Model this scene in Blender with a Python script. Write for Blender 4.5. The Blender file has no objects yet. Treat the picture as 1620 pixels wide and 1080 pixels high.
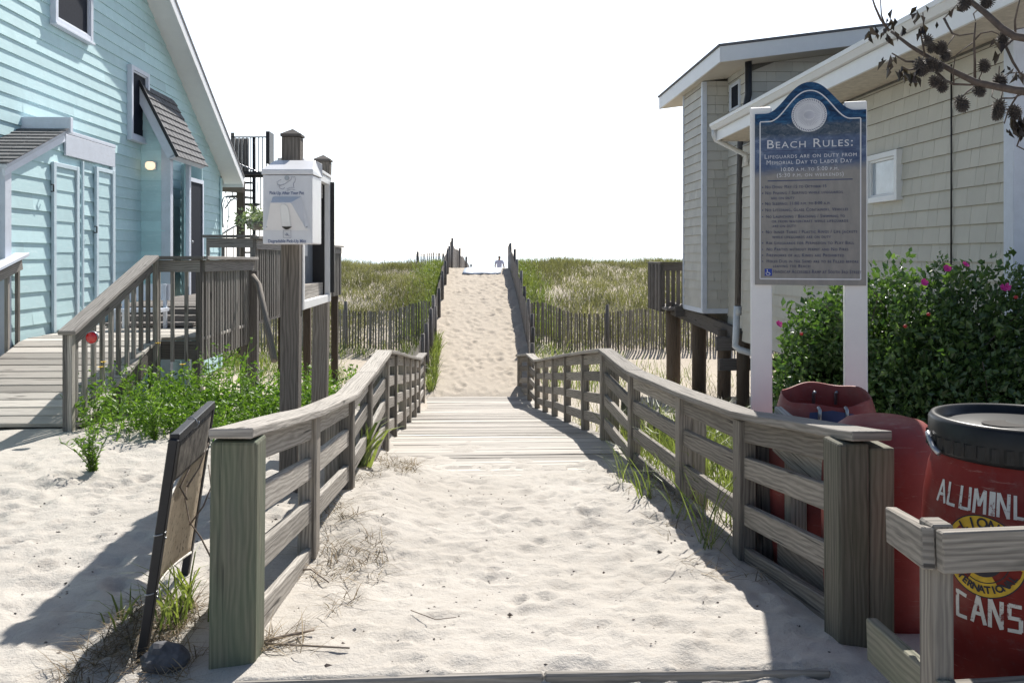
import bpy, bmesh, math, random
import numpy as np
from mathutils import Vector, Matrix
random.seed(7); rng = np.random.default_rng(11)
SC = bpy.context.scene
COL = SC.collection
R = math.radians

# ---------------------------------------------------------------- camera
EYE = 1.5; FPX = 1400.0; HOR = 405.0; YAW = R(2.66)
cam = bpy.data.cameras.new('camera'); camo = bpy.data.objects.new('camera', cam); COL.objects.link(camo)
camo.location = (0, 0, EYE); camo.rotation_euler = (R(90), 0, -YAW)
cam.sensor_width = 36; cam.lens = FPX / 1620 * 36; cam.shift_y = -(540 - HOR) / 1620
cam.clip_start = 0.05; cam.clip_end = 12000
SC.camera = camo
# ---------------------------------------------------------------- sky, sun, exposure
SUN_EL = R(45); SUN_AZ = R(16)            # azimuth measured from +Y towards +X
w = bpy.data.worlds.new('World'); SC.world = w; w.use_nodes = True
nt = w.node_tree; nt.nodes.clear()
sky = nt.nodes.new('ShaderNodeTexSky'); sky.sky_type = 'NISHITA'; sky.sun_disc = False
sky.sun_elevation = SUN_EL; sky.sun_rotation = SUN_AZ
sky.air_density = 1.0; sky.dust_density = 1.0; sky.ozone_density = 1.5
bg = nt.nodes.new('ShaderNodeBackground'); bg.inputs['Strength'].default_value = 0.075
wo = nt.nodes.new('ShaderNodeOutputWorld')
# sea haze: the sky whitens towards the horizon, most on the sunward side
tcw = nt.nodes.new('ShaderNodeTexCoord'); sx_ = nt.nodes.new('ShaderNodeSeparateXYZ'); nt.links.new(tcw.outputs['Generated'], sx_.inputs[0])
def wm(op, a, b_=0.0, cl=False):
    k = nt.nodes.new('ShaderNodeMath'); k.operation = op; k.use_clamp = cl
    for i, v in ((0, a), (1, b_)):
        if isinstance(v, (int, float)): k.inputs[i].default_value = v
        else: nt.links.new(v, k.inputs[i])
    return k.outputs[0]
lowz = wm('POWER', wm('SUBTRACT', 1.0, wm('DIVIDE', wm('ABSOLUTE', sx_.outputs[2]), .68), True), 1.2)
sunw = wm('ADD', wm('MULTIPLY', sx_.outputs[0], math.sin(SUN_AZ)), wm('MULTIPLY', sx_.outputs[1], math.cos(SUN_AZ)))
hz = wm('MULTIPLY', lowz, wm('ADD', .12, wm('MULTIPLY', wm('MAXIMUM', wm('ADD', sunw, .25), 0.0), .8)))
hm = nt.nodes.new('ShaderNodeMix'); hm.data_type = 'RGBA'; hm.blend_type = 'ADD'; hm.inputs[0].default_value = 1.0
hc = nt.nodes.new('ShaderNodeVectorMath'); hc.operation = 'SCALE'; hc.inputs[0].default_value = (11.5, 12.0, 12.8); nt.links.new(hz, hc.inputs['Scale'])
nt.links.new(sky.outputs[0], hm.inputs[6]); nt.links.new(hc.outputs[0], hm.inputs[7]); nt.links.new(hm.outputs[2], bg.inputs['Color'])
nt.links.new(bg.outputs[0], wo.inputs['Surface'])
sl = bpy.data.lights.new('sun', 'SUN'); sl.energy = 5.0; sl.angle = R(0.5); sl.color = (1.0, 0.955, 0.88)
so = bpy.data.objects.new('sun', sl); COL.objects.link(so)
sd = Vector((math.cos(SUN_EL) * math.sin(SUN_AZ), math.cos(SUN_EL) * math.cos(SUN_AZ), math.sin(SUN_EL)))
so.location = (8, 12, 20); so.rotation_euler = sd.to_track_quat('Z', 'Y').to_euler()
SC.view_settings.view_transform = 'Standard'; SC.view_settings.look = 'None'
SC.view_settings.gamma = 1; SC.view_settings.exposure = 0.6

# ---------------------------------------------------------------- pixel helpers (design-time measuring of the photograph)
CS, SN = math.cos(YAW), math.sin(YAW)
def at(px, py, d):
    s = (px - 810) / FPX
    return Vector((d * (s * CS + SN), d * (CS - s * SN), EYE - (py - HOR) * d / FPX))
def onX(px, py, X):
    s = (px - 810) / FPX
    return at(px, py, X / (s * CS + SN))
def onY(px, py, Y):
    s = (px - 810) / FPX
    return at(px, py, Y / (CS - s * SN))

# ---------------------------------------------------------------- materials
def new_mat(name):
    m = bpy.data.materials.new(name); m.use_nodes = True
    n = m.node_tree; b = n.nodes['Principled BSDF']
    return m, n, b
def N(n, t, **kw):
    k = n.nodes.new(t)
    for a, v in kw.items(): setattr(k, a, v)
    return k
def ramp(n, fac, stops):
    r = N(n, 'ShaderNodeValToRGB'); e = r.color_ramp.elements
    while len(e) > 1: e.remove(e[-1])
    e[0].position = stops[0][0]; e[0].color = (*stops[0][1], 1)
    for p, c in stops[1:]:
        x = e.new(p); x.color = (*c, 1)
    n.links.new(fac, r.inputs[0]); return r.outputs[0]
def mixc(n, fac, a, b, mode='MIX'):
    k = N(n, 'ShaderNodeMix', data_type='RGBA', blend_type=mode)
    for i, v in ((0, fac), (6, a), (7, b)):
        if isinstance(v, (int, float)): k.inputs[i].default_value = v
        elif isinstance(v, tuple): k.inputs[i].default_value = (*v, 1)
        else: n.links.new(v, k.inputs[i])
    return k.outputs[2]
def mth(n, op, a, b=0.0):
    k = N(n, 'ShaderNodeMath', operation=op)
    for i, v in ((0, a), (1, b)):
        if isinstance(v, (int, float)): k.inputs[i].default_value = v
        else: n.links.new(v, k.inputs[i])
    return k.outputs[0]
def noise(n, vec, scale, detail=4, rough=.6, dist=0):
    k = N(n, 'ShaderNodeTexNoise'); k.inputs['Scale'].default_value = scale
    k.inputs['Detail'].default_value = detail; k.inputs['Roughness'].default_value = rough
    k.inputs['Distortion'].default_value = dist
    if vec is not None: n.links.new(vec, k.inputs['Vector'])
    return k.outputs['Fac']
def uvmap(n, sx, sy):
    t = N(n, 'ShaderNodeTexCoord'); m = N(n, 'ShaderNodeMapping')
    m.inputs['Scale'].default_value = (sx, sy, 1); n.links.new(t.outputs['UV'], m.inputs['Vector']); return m.outputs[0]
def objc(n):
    t = N(n, 'ShaderNodeTexCoord'); return t.outputs['Object']
def tint(n):
    a = N(n, 'ShaderNodeAttribute', attribute_name='tint'); return a.outputs['Fac']
def bump(n, b, h, strength=.4, dist=.01):
    k = N(n, 'ShaderNodeBump'); k.inputs['Strength'].default_value = strength; k.inputs['Distance'].default_value = dist
    n.links.new(h, k.inputs['Height']); n.links.new(k.outputs[0], b.inputs['Normal'])

def mat_wood(name, dark, light, stain=(.12, .11, .10), rough=.85, green=None):
    m, n, b = new_mat(name)
    fine = noise(n, uvmap(n, 3.0, 130), 1.0, 5, .7)
    wv = N(n, 'ShaderNodeTexWave', wave_type='BANDS', bands_direction='Y')
    wv.inputs['Scale'].default_value = 9; wv.inputs['Distortion'].default_value = 9
    wv.inputs['Detail'].default_value = 2; wv.inputs['Detail Scale'].default_value = .9
    n.links.new(uvmap(n, .35, 1.6), wv.inputs['Vector'])
    g = mth(n, 'ADD', mth(n, 'MULTIPLY', fine, .78), mth(n, 'MULTIPLY', wv.outputs['Fac'], .22))
    c = ramp(n, g, [(.28, dark), (.68, light)])
    big = noise(n, uvmap(n, 1.3, 7), 1.0, 4, .65)
    c = mixc(n, ramp(n, big, [(.5, (0, 0, 0)), (.75, (.6, .6, .6))]), c, stain)
    cr = noise(n, uvmap(n, 1.4, 65), 1.0, 2, .5, .6)
    crk = ramp(n, cr, [(.30, (1, 1, 1)), (.36, (0, 0, 0))])
    c = mixc(n, mth(n, 'MULTIPLY', crk, .8), c, (.035, .032, .03))
    vo = N(n, 'ShaderNodeTexVoronoi'); vo.inputs['Scale'].default_value = 1.0; n.links.new(uvmap(n, 1.6, 7.5), vo.inputs['Vector'])
    kn = ramp(n, vo.outputs['Distance'], [(.05, (.85, .85, .85)), (.12, (0, 0, 0))])
    c = mixc(n, kn, c, tuple(x * .35 for x in dark))
    if green:
        c = mixc(n, ramp(n, noise(n, uvmap(n, 2.0, 5), 1.0, 3), [(.35, (.15, .15, .15)), (.65, (.65, .65, .65))]), c, green)
    t = mth(n, 'ADD', mth(n, 'MULTIPLY', tint(n), .75), .62)
    k = N(n, 'ShaderNodeVectorMath', operation='SCALE'); n.links.new(c, k.inputs[0]); n.links.new(t, k.inputs['Scale'])
    n.links.new(k.outputs[0], b.inputs['Base Color'])
    b.inputs['Roughness'].default_value = rough; b.inputs['Specular IOR Level'].default_value = .25
    h = mth(n, 'SUBTRACT', g, mth(n, 'MULTIPLY', crk, .9))
    bump(n, b, h, .4, .004)
    return m
def mat_paint(name, col, worn=None, amount=.5, rough=.6, scale=7, vary=.25, bumps=.15, tv=.22):
    m, n, b = new_mat(name)
    o = objc(n)
    c = mixc(n, ramp(n, noise(n, o, scale, 6, .7), [(.35, (0, 0, 0)), (.75, (1, 1, 1))]), tuple(x * (1 - vary * .5) for x in col), tuple(min(1, x * (1 + vary * .5)) for x in col))
    if worn:
        st = noise(n, uvmap(n, 5, 26), 1.0, 6, .75, .5)
        c = mixc(n, mth(n, 'MULTIPLY', ramp(n, st, [(.54, (0, 0, 0)), (.66, (1, 1, 1))]), amount), c, worn)
    t = mth(n, 'ADD', mth(n, 'MULTIPLY', tint(n), tv), 1 - tv / 2)
    k = N(n, 'ShaderNodeVectorMath', operation='SCALE'); n.links.new(c, k.inputs[0]); n.links.new(t, k.inputs['Scale'])
    n.links.new(k.outputs[0], b.inputs['Base Color']); b.inputs['Roughness'].default_value = rough
    b.inputs['Specular IOR Level'].default_value = .3
    bump(n, b, noise(n, uvmap(n, 6, 90), 1.0, 4, .6), bumps, .004)
    return m
def mat_flat(name, col, rough=.6, metal=0, vary=.2, scale=12, spec=.4):
    m, n, b = new_mat(name)
    f = noise(n, objc(n), scale, 5, .65)
    c = ramp(n, f, [(.3, tuple(x * (1 - vary) for x in col)), (.7, tuple(min(1, x * (1 + vary)) for x in col))])
    n.links.new(c, b.inputs['Base Color']); b.inputs['Roughness'].default_value = rough
    b.inputs['Metallic'].default_value = metal; b.inputs['Specular IOR Level'].default_value = spec
    return m
def mat_leaf(name, a, bcol, trans=.35, rough=.5, spec=.4):
    m, n, b = new_mat(name)
    c = ramp(n, tint(n), [(0, a), (1, bcol)])
    n.links.new(c, b.inputs['Base Color']); b.inputs['Roughness'].default_value = rough; b.inputs['Specular IOR Level'].default_value = spec
    tr = N(n, 'ShaderNodeBsdfTranslucent'); tc = mixc(n, 1.0, c, (1.5, 1.7, .6), 'MULTIPLY'); n.links.new(tc, tr.inputs['Color'])
    mx = N(n, 'ShaderNodeMixShader'); mx.inputs[0].default_value = trans
    n.links.new(b.outputs[0], mx.inputs[1]); n.links.new(tr.outputs[0], mx.inputs[2])
    n.links.new(mx.outputs[0], n.nodes['Material Output'].inputs['Surface'])
    return m
def mat_sand():
    m, n, b = new_mat('sand')
    o = objc(n)
    c = ramp(n, noise(n, o, .9, 5, .6), [(.3, (.435, .405, .365)), (.7, (.51, .48, .44))])
    sy = N(n, 'ShaderNodeSeparateXYZ'); n.links.new(o, sy.inputs[0])
    c = mixc(n, ramp(n, mth(n, 'MULTIPLY', sy.outputs['Y'], .03), [(.36, (0, 0, 0)), (.6, (.9, .9, .9))]), c, (.515, .45, .37))
    sp = noise(n, o, 260, 2, .8)
    c = mixc(n, ramp(n, sp, [(.30, (.5, .5, .5)), (.42, (0, 0, 0))]), c, (.24, .20, .17))
    md = noise(n, o, 14, 5, .7)
    c = mixc(n, ramp(n, md, [(.52, (0, 0, 0)), (.72, (.5, .5, .5))]), c, (.35, .31, .27))
    fs = N(n, 'ShaderNodeTexVoronoi'); fs.inputs['Scale'].default_value = 75; n.links.new(o, fs.inputs['Vector'])
    c = mixc(n, ramp(n, fs.outputs['Distance'], [(.10, (.8, .8, .8)), (.16, (0, 0, 0))]) if False else mth(n, 'MULTIPLY', ramp(n, fs.outputs['Distance'], [(.10, (1, 1, 1)), (.17, (0, 0, 0))]), ramp(n, noise(n, o, 5, 3), [(.5, (0, 0, 0)), (.62, (.8, .8, .8))])), c, (.17, .14, .12))
    n.links.new(c, b.inputs['Base Color']); b.inputs['Roughness'].default_value = .95; b.inputs['Specular IOR Level'].default_value = .1
    h = mth(n, 'ADD', mth(n, 'MULTIPLY', noise(n, o, 17, 5, .66), .8), mth(n, 'MULTIPLY', noise(n, o, 75, 4, .7), .3))
    bump(n, b, h, .8, .022)
    return m

M = {}
M['sand'] = mat_sand()
M['grey_wood'] = mat_wood('weathered_wood', (.20, .185, .165), (.40, .37, .335))
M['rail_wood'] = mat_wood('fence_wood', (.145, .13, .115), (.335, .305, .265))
M['sunlit_rail'] = mat_wood('sunlit_rail_wood', (.24, .22, .195), (.50, .465, .42))  # lighter copy of the fence wood, sunlight on the rail faces painted in
M['deck_wood'] = mat_wood('boardwalk_wood', (.36, .335, .305), (.52, .485, .44), stain=(.52, .475, .42))
M['dark_wood'] = mat_wood('dark_weathered_wood', (.095, .085, .08), (.22, .20, .185))
M['post_wood'] = mat_wood('pole_wood', (.12, .105, .09), (.27, .24, .21))
M['green_wood'] = mat_wood('treated_wood', (.085, .083, .06), (.21, .20, .15), green=(.085, .115, .08))
M['grey_post'] = mat_wood('grey_brown_post_wood', (.095, .088, .072), (.245, .225, .185), green=(.12, .13, .09))
M['pile_wood'] = mat_wood('piling_wood', (.06, .045, .035), (.14, .11, .085))
M['snow_wood'] = mat_wood('slat_wood', (.13, .12, .115), (.27, .25, .24))
M['aqua'] = mat_paint('aqua_paint', (.50, .69, .715), (.64, .79, .81), .6, .65, 5, .10, .3, .16)
M['lavender'] = mat_paint('white_trim_paint', (.66, .70, .78), (.5, .52, .56), .35, .55, 9, .12, .2)
M['aqua_trim'] = mat_paint('aqua_white_trim_paint', (.60, .72, .78), (.5, .6, .64), .3, .55, 9, .12, .2)
M['white'] = mat_paint('white_paint', (.76, .76, .76), None, 0, .45, 6, .06, .08)
M['shingle'] = mat_paint('shingle_paint', (.57, .54, .47), (.52, .49, .425), .35, .75, 4, .08, .3, .09)
M['shingle_grey'] = mat_paint('grey_shingle_paint', (.56, .54, .49), (.5, .485, .46), .35, .75, 4, .08, .3, .12)
M['lip_shade'] = mat_flat('shingle_lip_shade', (.16, .135, .10), .9)  # dark course lips: the shade line under each lap, painted as colour
M['roof'] = mat_paint('roof_shingle', (.15, .15, .158), (.24, .24, .245), .6, .9, 20, .5, .8)
M['dark_screen'] = mat_flat('window_screen', (.014, .017, .028), .7, 0, .2, 30, .1)
M['glass'] = mat_flat('curtained_glass', (.42, .47, .52), .12, 0, .15, 6, .6)
M['black_metal'] = mat_flat('black_metal', (.02, .02, .023), .45)
M['grey_metal'] = mat_flat('grey_metal', (.35, .36, .38), .35, .7)
M['pvc'] = mat_flat('white_pvc', (.72, .74, .76), .35, 0, .05)
M['interior'] = mat_flat('shadowed_back', (.05, .045, .04), .9)
M['backing'] = mat_flat('wall_backing', (.16, .15, .13), .9)
# ---------------------------------------------------------------- mesh builder
Z = Vector((0, 0, 1))
ORIG = {}
def tag(o, label=None, cat=None, group=None, kind=None):
    if label: o['label'] = label
    if cat: o['category'] = cat
    if group: o['group'] = group
    if kind: o['kind'] = kind
    return o
def thing(name, loc, label, cat, group=None):
    o = bpy.data.objects.new(name, None); COL.objects.link(o); o.empty_display_size = .2
    o.location = loc; ORIG[o.name] = Vector(loc)
    return tag(o, label, cat, group)
class MB:
    def __init__(s): s.V = []; s.F = []; s.UV = []; s.T = []; s.M = []; s.S = []
    def add(s, vs, fs, uvs=None, t=None, mat=0, smooth=False):
        o = len(s.V); s.V += [tuple(v) for v in vs]
        t = random.random() if t is None else t
        for i, f in enumerate(fs):
            s.F.append([o + k for k in f]); s.T.append(t); s.M.append(mat); s.S.append(smooth)
            s.UV += list(uvs[i]) if uvs else [(0, 0)] * len(f)
    def hexa(s, c, L, W_, H, t=None, mat=0):
        # c: 8 corners ordered (end0: 4 around, end1: 4 around)
        ou, ov = random.random() * 50, random.random() * 50
        fs = [(0, 3, 2, 1), (4, 5, 6, 7), (0, 1, 5, 4), (1, 2, 6, 5), (2, 3, 7, 6), (3, 0, 4, 7)]
        q = lambda w, off: [(ou, ov + off), (ou, ov + off + w), (ou + L, ov + off + w), (ou + L, ov + off)]
        uv = [[(ou + x * .2, ov + y) for x, y in ((0, 0), (0, H), (W_, H), (W_, 0))], [(ou + x * .2, ov + y) for x, y in ((0, 0), (W_, 0), (W_, H), (0, H))],
              q(W_, 0), q(H, W_), q(W_, W_ + H), q(H, 2 * W_ + H)]
        s.add(c, fs, uv, t, mat)
    def beam(s, p0, p1, w, h, up=Z, t=None, mat=0, w1=None, h1=None):
        p0 = Vector(p0); p1 = Vector(p1); a = p1 - p0; L = a.length; a.normalize()
        up = Vector(up)
        if abs(a.dot(up)) > .99: up = Vector((0, 1, 0)) if abs(a.y) < .9 else Vector((1, 0, 0))
        sd_ = a.cross(up).normalized(); u = sd_.cross(a).normalized()
        w1 = w if w1 is None else w1; h1 = h if h1 is None else h1
        c = []
        for p, ww, hh in ((p0, w, h), (p1, w1, h1)):
            for i, j in ((-1, -1), (1, -1), (1, 1), (-1, 1)): c.append(p + sd_ * (i * ww / 2) + u * (j * hh / 2))
        s.hexa(c, L, w, h, t, mat)
    def box(s, x0, x1, y0, y1, z0, z1, t=None, mat=0):
        d = (x1 - x0, y1 - y0, z1 - z0); k = max(range(3), key=lambda i: d[i])
        cx, cy, cz = (x0 + x1) / 2, (y0 + y1) / 2, (z0 + z1) / 2
        if k == 0: s.beam((x0, cy, cz), (x1, cy, cz), d[1], d[2], Z, t, mat)
        elif k == 1: s.beam((cx, y0, cz), (cx, y1, cz), d[0], d[2], Z, t, mat)
        else: s.beam((cx, cy, z0), (cx, cy, z1), d[0], d[1], (0, 1, 0), t, mat)
    def sweep(s, pts, w, h, t=None, mat=0, jit=0):
        # rectangular section swept along a polyline, top face centred on the points
        pts = [Vector(p) for p in pts]; ou, ov = random.random() * 50, random.random() * 50
        vs = []; us = []; acc = 0
        for i, p in enumerate(pts):
            a = (pts[min(i + 1, len(pts) - 1)] - pts[max(i - 1, 0)]).normalized()
            sd_ = a.cross(Z).normalized(); u = Vector((0, 0, 1))
            if i: acc += (p - pts[i - 1]).length
            us.append(acc); r = lambda: random.uniform(-jit, jit)
            for x, y in ((-.5, -1), (.5, -1), (.5, 0), (-.5, 0)): vs.append(p + sd_ * (x * w + r()) + u * (y * h + r()))
        fs = []; uv = []; offs = (0, w, w + h, 2 * w + h, 2 * w + 2 * h)
        for i in range(len(pts) - 1):
            for k in range(4):
                a, b = i * 4 + k, i * 4 + (k + 1) % 4
                fs.append((a, b, b + 4, a + 4))
                uv.append([(ou + us[i], ov + offs[k]), (ou + us[i], ov + offs[k + 1]), (ou + us[i + 1], ov + offs[k + 1]), (ou + us[i + 1], ov + offs[k])])
        e = (len(pts) - 1) * 4
        fs += [(0, 3, 2, 1), (e, e + 1, e + 2, e + 3)]
        uv += [[(ou, ov), (ou, ov + h), (ou + w, ov + h), (ou + w, ov)]] * 2
        s.add(vs, fs, uv, t, mat)
    def tube(s, pts, r, n=8, t=None, mat=0, cap=True):
        pts = [Vector(p) for p in pts]; rs = r if isinstance(r, (list, tuple)) else [r] * len(pts)
        vs = []; ref = None; acc = 0; us = []
        for i, p in enumerate(pts):
            a = (pts[min(i + 1, len(pts) - 1)] - pts[max(i - 1, 0)]).normalized()
            if ref is None: ref = a.orthogonal().normalized()
            ref = (ref - a * ref.dot(a)).normalized(); b = a.cross(ref)
            if i: acc += (p - pts[i - 1]).length
            us.append(acc)
            for k in range(n):
                th = 2 * math.pi * k / n; vs.append(p + (ref * math.cos(th) + b * math.sin(th)) * rs[i])
        fs = []; uv = []; o = random.random() * 20
        for i in range(len(pts) - 1):
            for k in range(n):
                a, b = i * n + k, i * n + (k + 1) % n
                fs.append((a, b, b + n, a + n)); v0, v1 = k / n * 6.28 * rs[i], (k + 1) / n * 6.28 * rs[i]
                uv.append([(o + us[i], o + v0), (o + us[i], o + v1), (o + us[i + 1], o + v1), (o + us[i + 1], o + v0)])
        if cap:
            fs += [tuple(range(n))[::-1], tuple((len(pts) - 1) * n + k for k in range(n))]; uv += [[(0, 0)] * n] * 2
        s.add(vs, fs, uv, t, mat, True)
    def lathe(s, prof, c, n=40, t=None, mat=0, squash=None):
        c = Vector(c); vs = []
        for r, z in prof:
            for k in range(n):
                th = 2 * math.pi * k / n; vs.append(c + Vector((r * math.cos(th), r * math.sin(th), z)))
        fs = []; uv = []
        for i in range(len(prof) - 1):
            for k in range(n):
                a, b = i * n + k, i * n + (k + 1) % n
                fs.append((a, b, b + n, a + n)); uv.append([(k / n * 2, prof[i][1]), ((k + 1) / n * 2, prof[i][1]), ((k + 1) / n * 2, prof[i + 1][1]), (k / n * 2, prof[i + 1][1])])
        s.add(vs, fs, uv, t, mat, True)
    def prism(s, poly, n, t=None, mat=0, uvs=1.0):
        # poly: list of 3D points (planar), extruded by vector n
        poly = [Vector(p) for p in poly]; n = Vector(n); k = len(poly)
        e = (poly[1] - poly[0]).normalized(); q = n.normalized().cross(e)
        o = random.random() * 20
        f2 = lambda p: (o + (p - poly[0]).dot(e) * uvs, o + (p - poly[0]).dot(q) * uvs)
        vs = poly + [p + n for p in poly]
        fs = [tuple(range(k))[::-1], tuple(range(k, 2 * k))]
        uv = [[f2(poly[i]) for i in fs[0]], [f2(poly[i - k]) for i in fs[1]]]
        for i in range(k):
            j = (i + 1) % k; fs.append((i, j, k + j, k + i)); L = (poly[j] - poly[i]).length
            uv.append([(0, 0), (L, 0), (L, n.length), (0, n.length)])
        s.add(vs, fs, uv, t, mat)
    def lap(s, O, U, V, Nn, clip, height, course, proud=.016, seg=3.2, mat=0):
        # horizontal lap boards on the plane O + U*u + V*v
        O, U, V, Nn = map(Vector, (O, U, V, Nn)); v = 0
        while v < height - .01:
            v1 = min(v + course, height); a0, b0 = clip(v); a1, b1 = clip(v1)
            if b0 - a0 > .03:
                cut = [a0]; x = a0 + random.uniform(.3, seg)
                while x < b0 - .3: cut.append(x); x += random.uniform(seg * .6, seg * 1.3)
                cut.append(b0)
                for x0, x1 in zip(cut, cut[1:]):
                    t0 = min(max(x0, a1), b1); t1 = min(max(x1, a1), b1); o = random.random() * 40; pr = proud + random.uniform(-.003, .003)
                    c = [O + U * x0 + V * v + Nn * pr, O + U * x1 + V * v + Nn * pr, O + U * t1 + V * (v1 + .004) + Nn * .002, O + U * t0 + V * (v1 + .004) + Nn * .002, O + U * x0 + V * v, O + U * x1 + V * v]
                    s.add(c, [(0, 1, 2, 3), (4, 5, 1, 0)], [[(o + x0, o), (o + x1, o), (o + x1, o + course), (o + x0, o + course)], [(o + x0, o), (o + x1, o), (o + x1, o + .02), (o + x0, o + .02)]], None, mat)
            v = v1
    def shakes(s, O, U, V, Nn, clip, height, course, wmin=.1, wmax=.24, proud=.014, gap=.004, mat=0, edge=None):
        O, U, V, Nn = map(Vector, (O, U, V, Nn)); v = 0
        while v < height - .01:
            v1 = min(v + course, height); a, b = clip(v); a1, b1 = clip(v1)
            x = a
            while x < b - .02:
                x1 = min(b, x + random.uniform(wmin, wmax))
                if b - x1 < wmin * .5: x1 = b
                g = gap if x1 < b else 0; o = random.random() * 40
                pr = proud + random.uniform(-.001, .001) * (1 if edge is None else .5); dz = random.uniform(-.002, .002) if v > 0 and edge is None else 0
                t0 = min(max(x, a1), b1); t1 = min(max(x1 - g, a1), b1)
                c = [O + U * x + V * (v + dz) + Nn * pr, O + U * (x1 - g) + V * (v + dz) + Nn * pr, O + U * t1 + V * (v1 + .004) + Nn * .002, O + U * t0 + V * (v1 + .004) + Nn * .002,
                     O + U * x + V * (v + dz), O + U * (x1 - g) + V * (v + dz)]
                s.add(c, [(0, 1, 2, 3), (4, 5, 1, 0), (4, 0, 3), (5, 2, 1)], [[(o, o), (o, o + x1 - x), (o + course, o + x1 - x), (o + course, o)], [(o, o)] * 4, [(o, o)] * 3, [(o, o)] * 3], None, mat)
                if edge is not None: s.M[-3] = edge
                x = x1
            v = v1
    def build(s, name, mats, parent=None, loc=None, bevel=0, seg=1):
        me = bpy.data.meshes.new(name)
        root = parent
        while root is not None and root.parent is not None: root = root.parent
        org = ORIG[root.name] if root is not None else Vector(loc or (0, 0, 0))
        me.from_pydata([tuple(Vector(v) - org) for v in s.V], [], s.F)
        if not isinstance(mats, (list, tuple)): mats = [mats]
        for m in mats: me.materials.append(m)
        me.polygons.foreach_set('material_index', s.M); me.polygons.foreach_set('use_smooth', s.S)
        uv = me.uv_layers.new(name='UVMap'); uv.data.foreach_set('uv', [c for p in s.UV for c in p])
        a = me.attributes.new('tint', 'FLOAT', 'FACE'); a.data.foreach_set('value', s.T)
        me.update()
        o = bpy.data.objects.new(name, me); COL.objects.link(o)
        if parent is not None: o.parent = parent
        else: o.location = org; ORIG[o.name] = org
        if bevel:
            bm_ = o.modifiers.new('bevel', 'BEVEL'); bm_.width = bevel; bm_.segments = seg; bm_.limit_method = 'ANGLE'; bm_.angle_limit = R(50)
        return o
def np_mesh(name, V, F, T, mat, parent=None, loc=(0, 0, 0), smooth=False):
    # V (n,3) array, F list of index arrays of equal length, T per-face tint
    me = bpy.data.meshes.new(name); root = parent
    while root is not None and root.parent is not None: root = root.parent
    org = ORIG[root.name] if root is not None else Vector(loc)
    V = V - np.array(org)
    me.vertices.add(len(V)); me.vertices.foreach_set('co', V.astype(np.float32).ravel())
    loops = np.concatenate([f.ravel() for f in F]); cnt = np.concatenate([np.full(len(f), f.shape[1]) for f in F])
    me.loops.add(len(loops)); me.loops.foreach_set('vertex_index', loops.astype(np.int32))
    me.polygons.add(len(cnt)); st = np.concatenate([[0], np.cumsum(cnt)[:-1]])
    me.polygons.foreach_set('loop_start', st.astype(np.int32))
    me.polygons.foreach_set('use_smooth', np.full(len(cnt), smooth))
    me.update(calc_edges=True); me.validate()
    a = me.attributes.new('tint', 'FLOAT', 'FACE'); a.data.foreach_set('value', np.asarray(T, np.float32))
    me.materials.append(mat)
    o = bpy.data.objects.new(name, me); COL.objects.link(o)
    if parent is not None: o.parent = parent
    else: o.location = org; ORIG[o.name] = org
    return o
def unit(v): return v / np.maximum(np.linalg.norm(v, axis=-1, keepdims=True), 1e-9)
def leaf_arrays(P, D, size, aspect=.5, fold=.25):
    # rhombic folded leaves at P pointing along D
    n = len(P); up = rng.normal(size=(n, 3)); S = unit(np.cross(D, up)); Nn = np.cross(S, D)
    L = (size * rng.uniform(.6, 1.35, n))[:, None]
    a = P; m = P + D * L * .5; tip = P + D * L - Nn * L * .12
    l = m + S * L * aspect * .5 + Nn * L * fold * .4; r = m - S * L * aspect * .5 + Nn * L * fold * .4
    V = np.stack([a, l, tip, r], 1).reshape(-1, 3); b = np.arange(n)[:, None] * 4
    F = np.concatenate([b + np.array([0, 1, 2]), b + np.array([0, 2, 3])])
    return V, F
def blades(P, h, w, lean=.35, dirs=None):
    n = len(P); th = rng.uniform(0, 2 * np.pi, n) if dirs is None else dirs
    d = np.stack([np.cos(th), np.sin(th), np.zeros(n)], 1); s = np.stack([-np.sin(th), np.cos(th), np.zeros(n)], 1)
    rot = rng.uniform(0, np.pi, n)[:, None]; s = s * np.cos(rot) + d * np.sin(rot)
    H = h * rng.uniform(.55, 1.25, n); ln = (lean * rng.uniform(.2, 1.6, n) * H)[:, None]; z = np.array([0, 0, 1.0])
    hw = (w * rng.uniform(.6, 1.3, n) / 2)[:, None]; Hc = H[:, None]
    m1 = P + z * Hc * .5 + d * ln * .28; m2 = P + z * Hc * .82 + d * ln * .62; tip = P + z * Hc * (1 - .12 * lean) + d * ln * 1.1
    V = np.stack([P - s * hw, P + s * hw, m1 + s * hw * .85, m1 - s * hw * .85, m2 + s * hw * .6, m2 - s * hw * .6, tip], 1).reshape(-1, 3)
    b = np.arange(n)[:, None] * 7
    Q = np.concatenate([b + np.array([0, 1, 2, 3]), b + np.array([3, 2, 4, 5])]); T3 = b + np.array([5, 4, 6])
    return V, Q, T3

# value noise
_g = rng.random((256, 256))
def vnoise(x, y):
    xi = np.floor(x).astype(int); yi = np.floor(y).astype(int); fx = x - xi; fy = y - yi
    fx = fx * fx * (3 - 2 * fx); fy = fy * fy * (3 - 2 * fy)
    g = lambda i, j: _g[i % 256, j % 256]
    return (g(xi, yi) * (1 - fx) + g(xi + 1, yi) * fx) * (1 - fy) + (g(xi, yi + 1) * (1 - fx) + g(xi + 1, yi + 1) * fx) * fy - .5
def fbm(x, y, s, o=4):
    r = 0; a = 1
    for k in range(o): r = r + a * vnoise(x * s + 17.3 * k, y * s - 9.1 * k); s *= 2.03; a *= .5
    return r
sst = lambda x, a, b: (lambda t: t * t * (3 - 2 * t))(np.clip((x - a) / (b - a), 0, 1))

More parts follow.
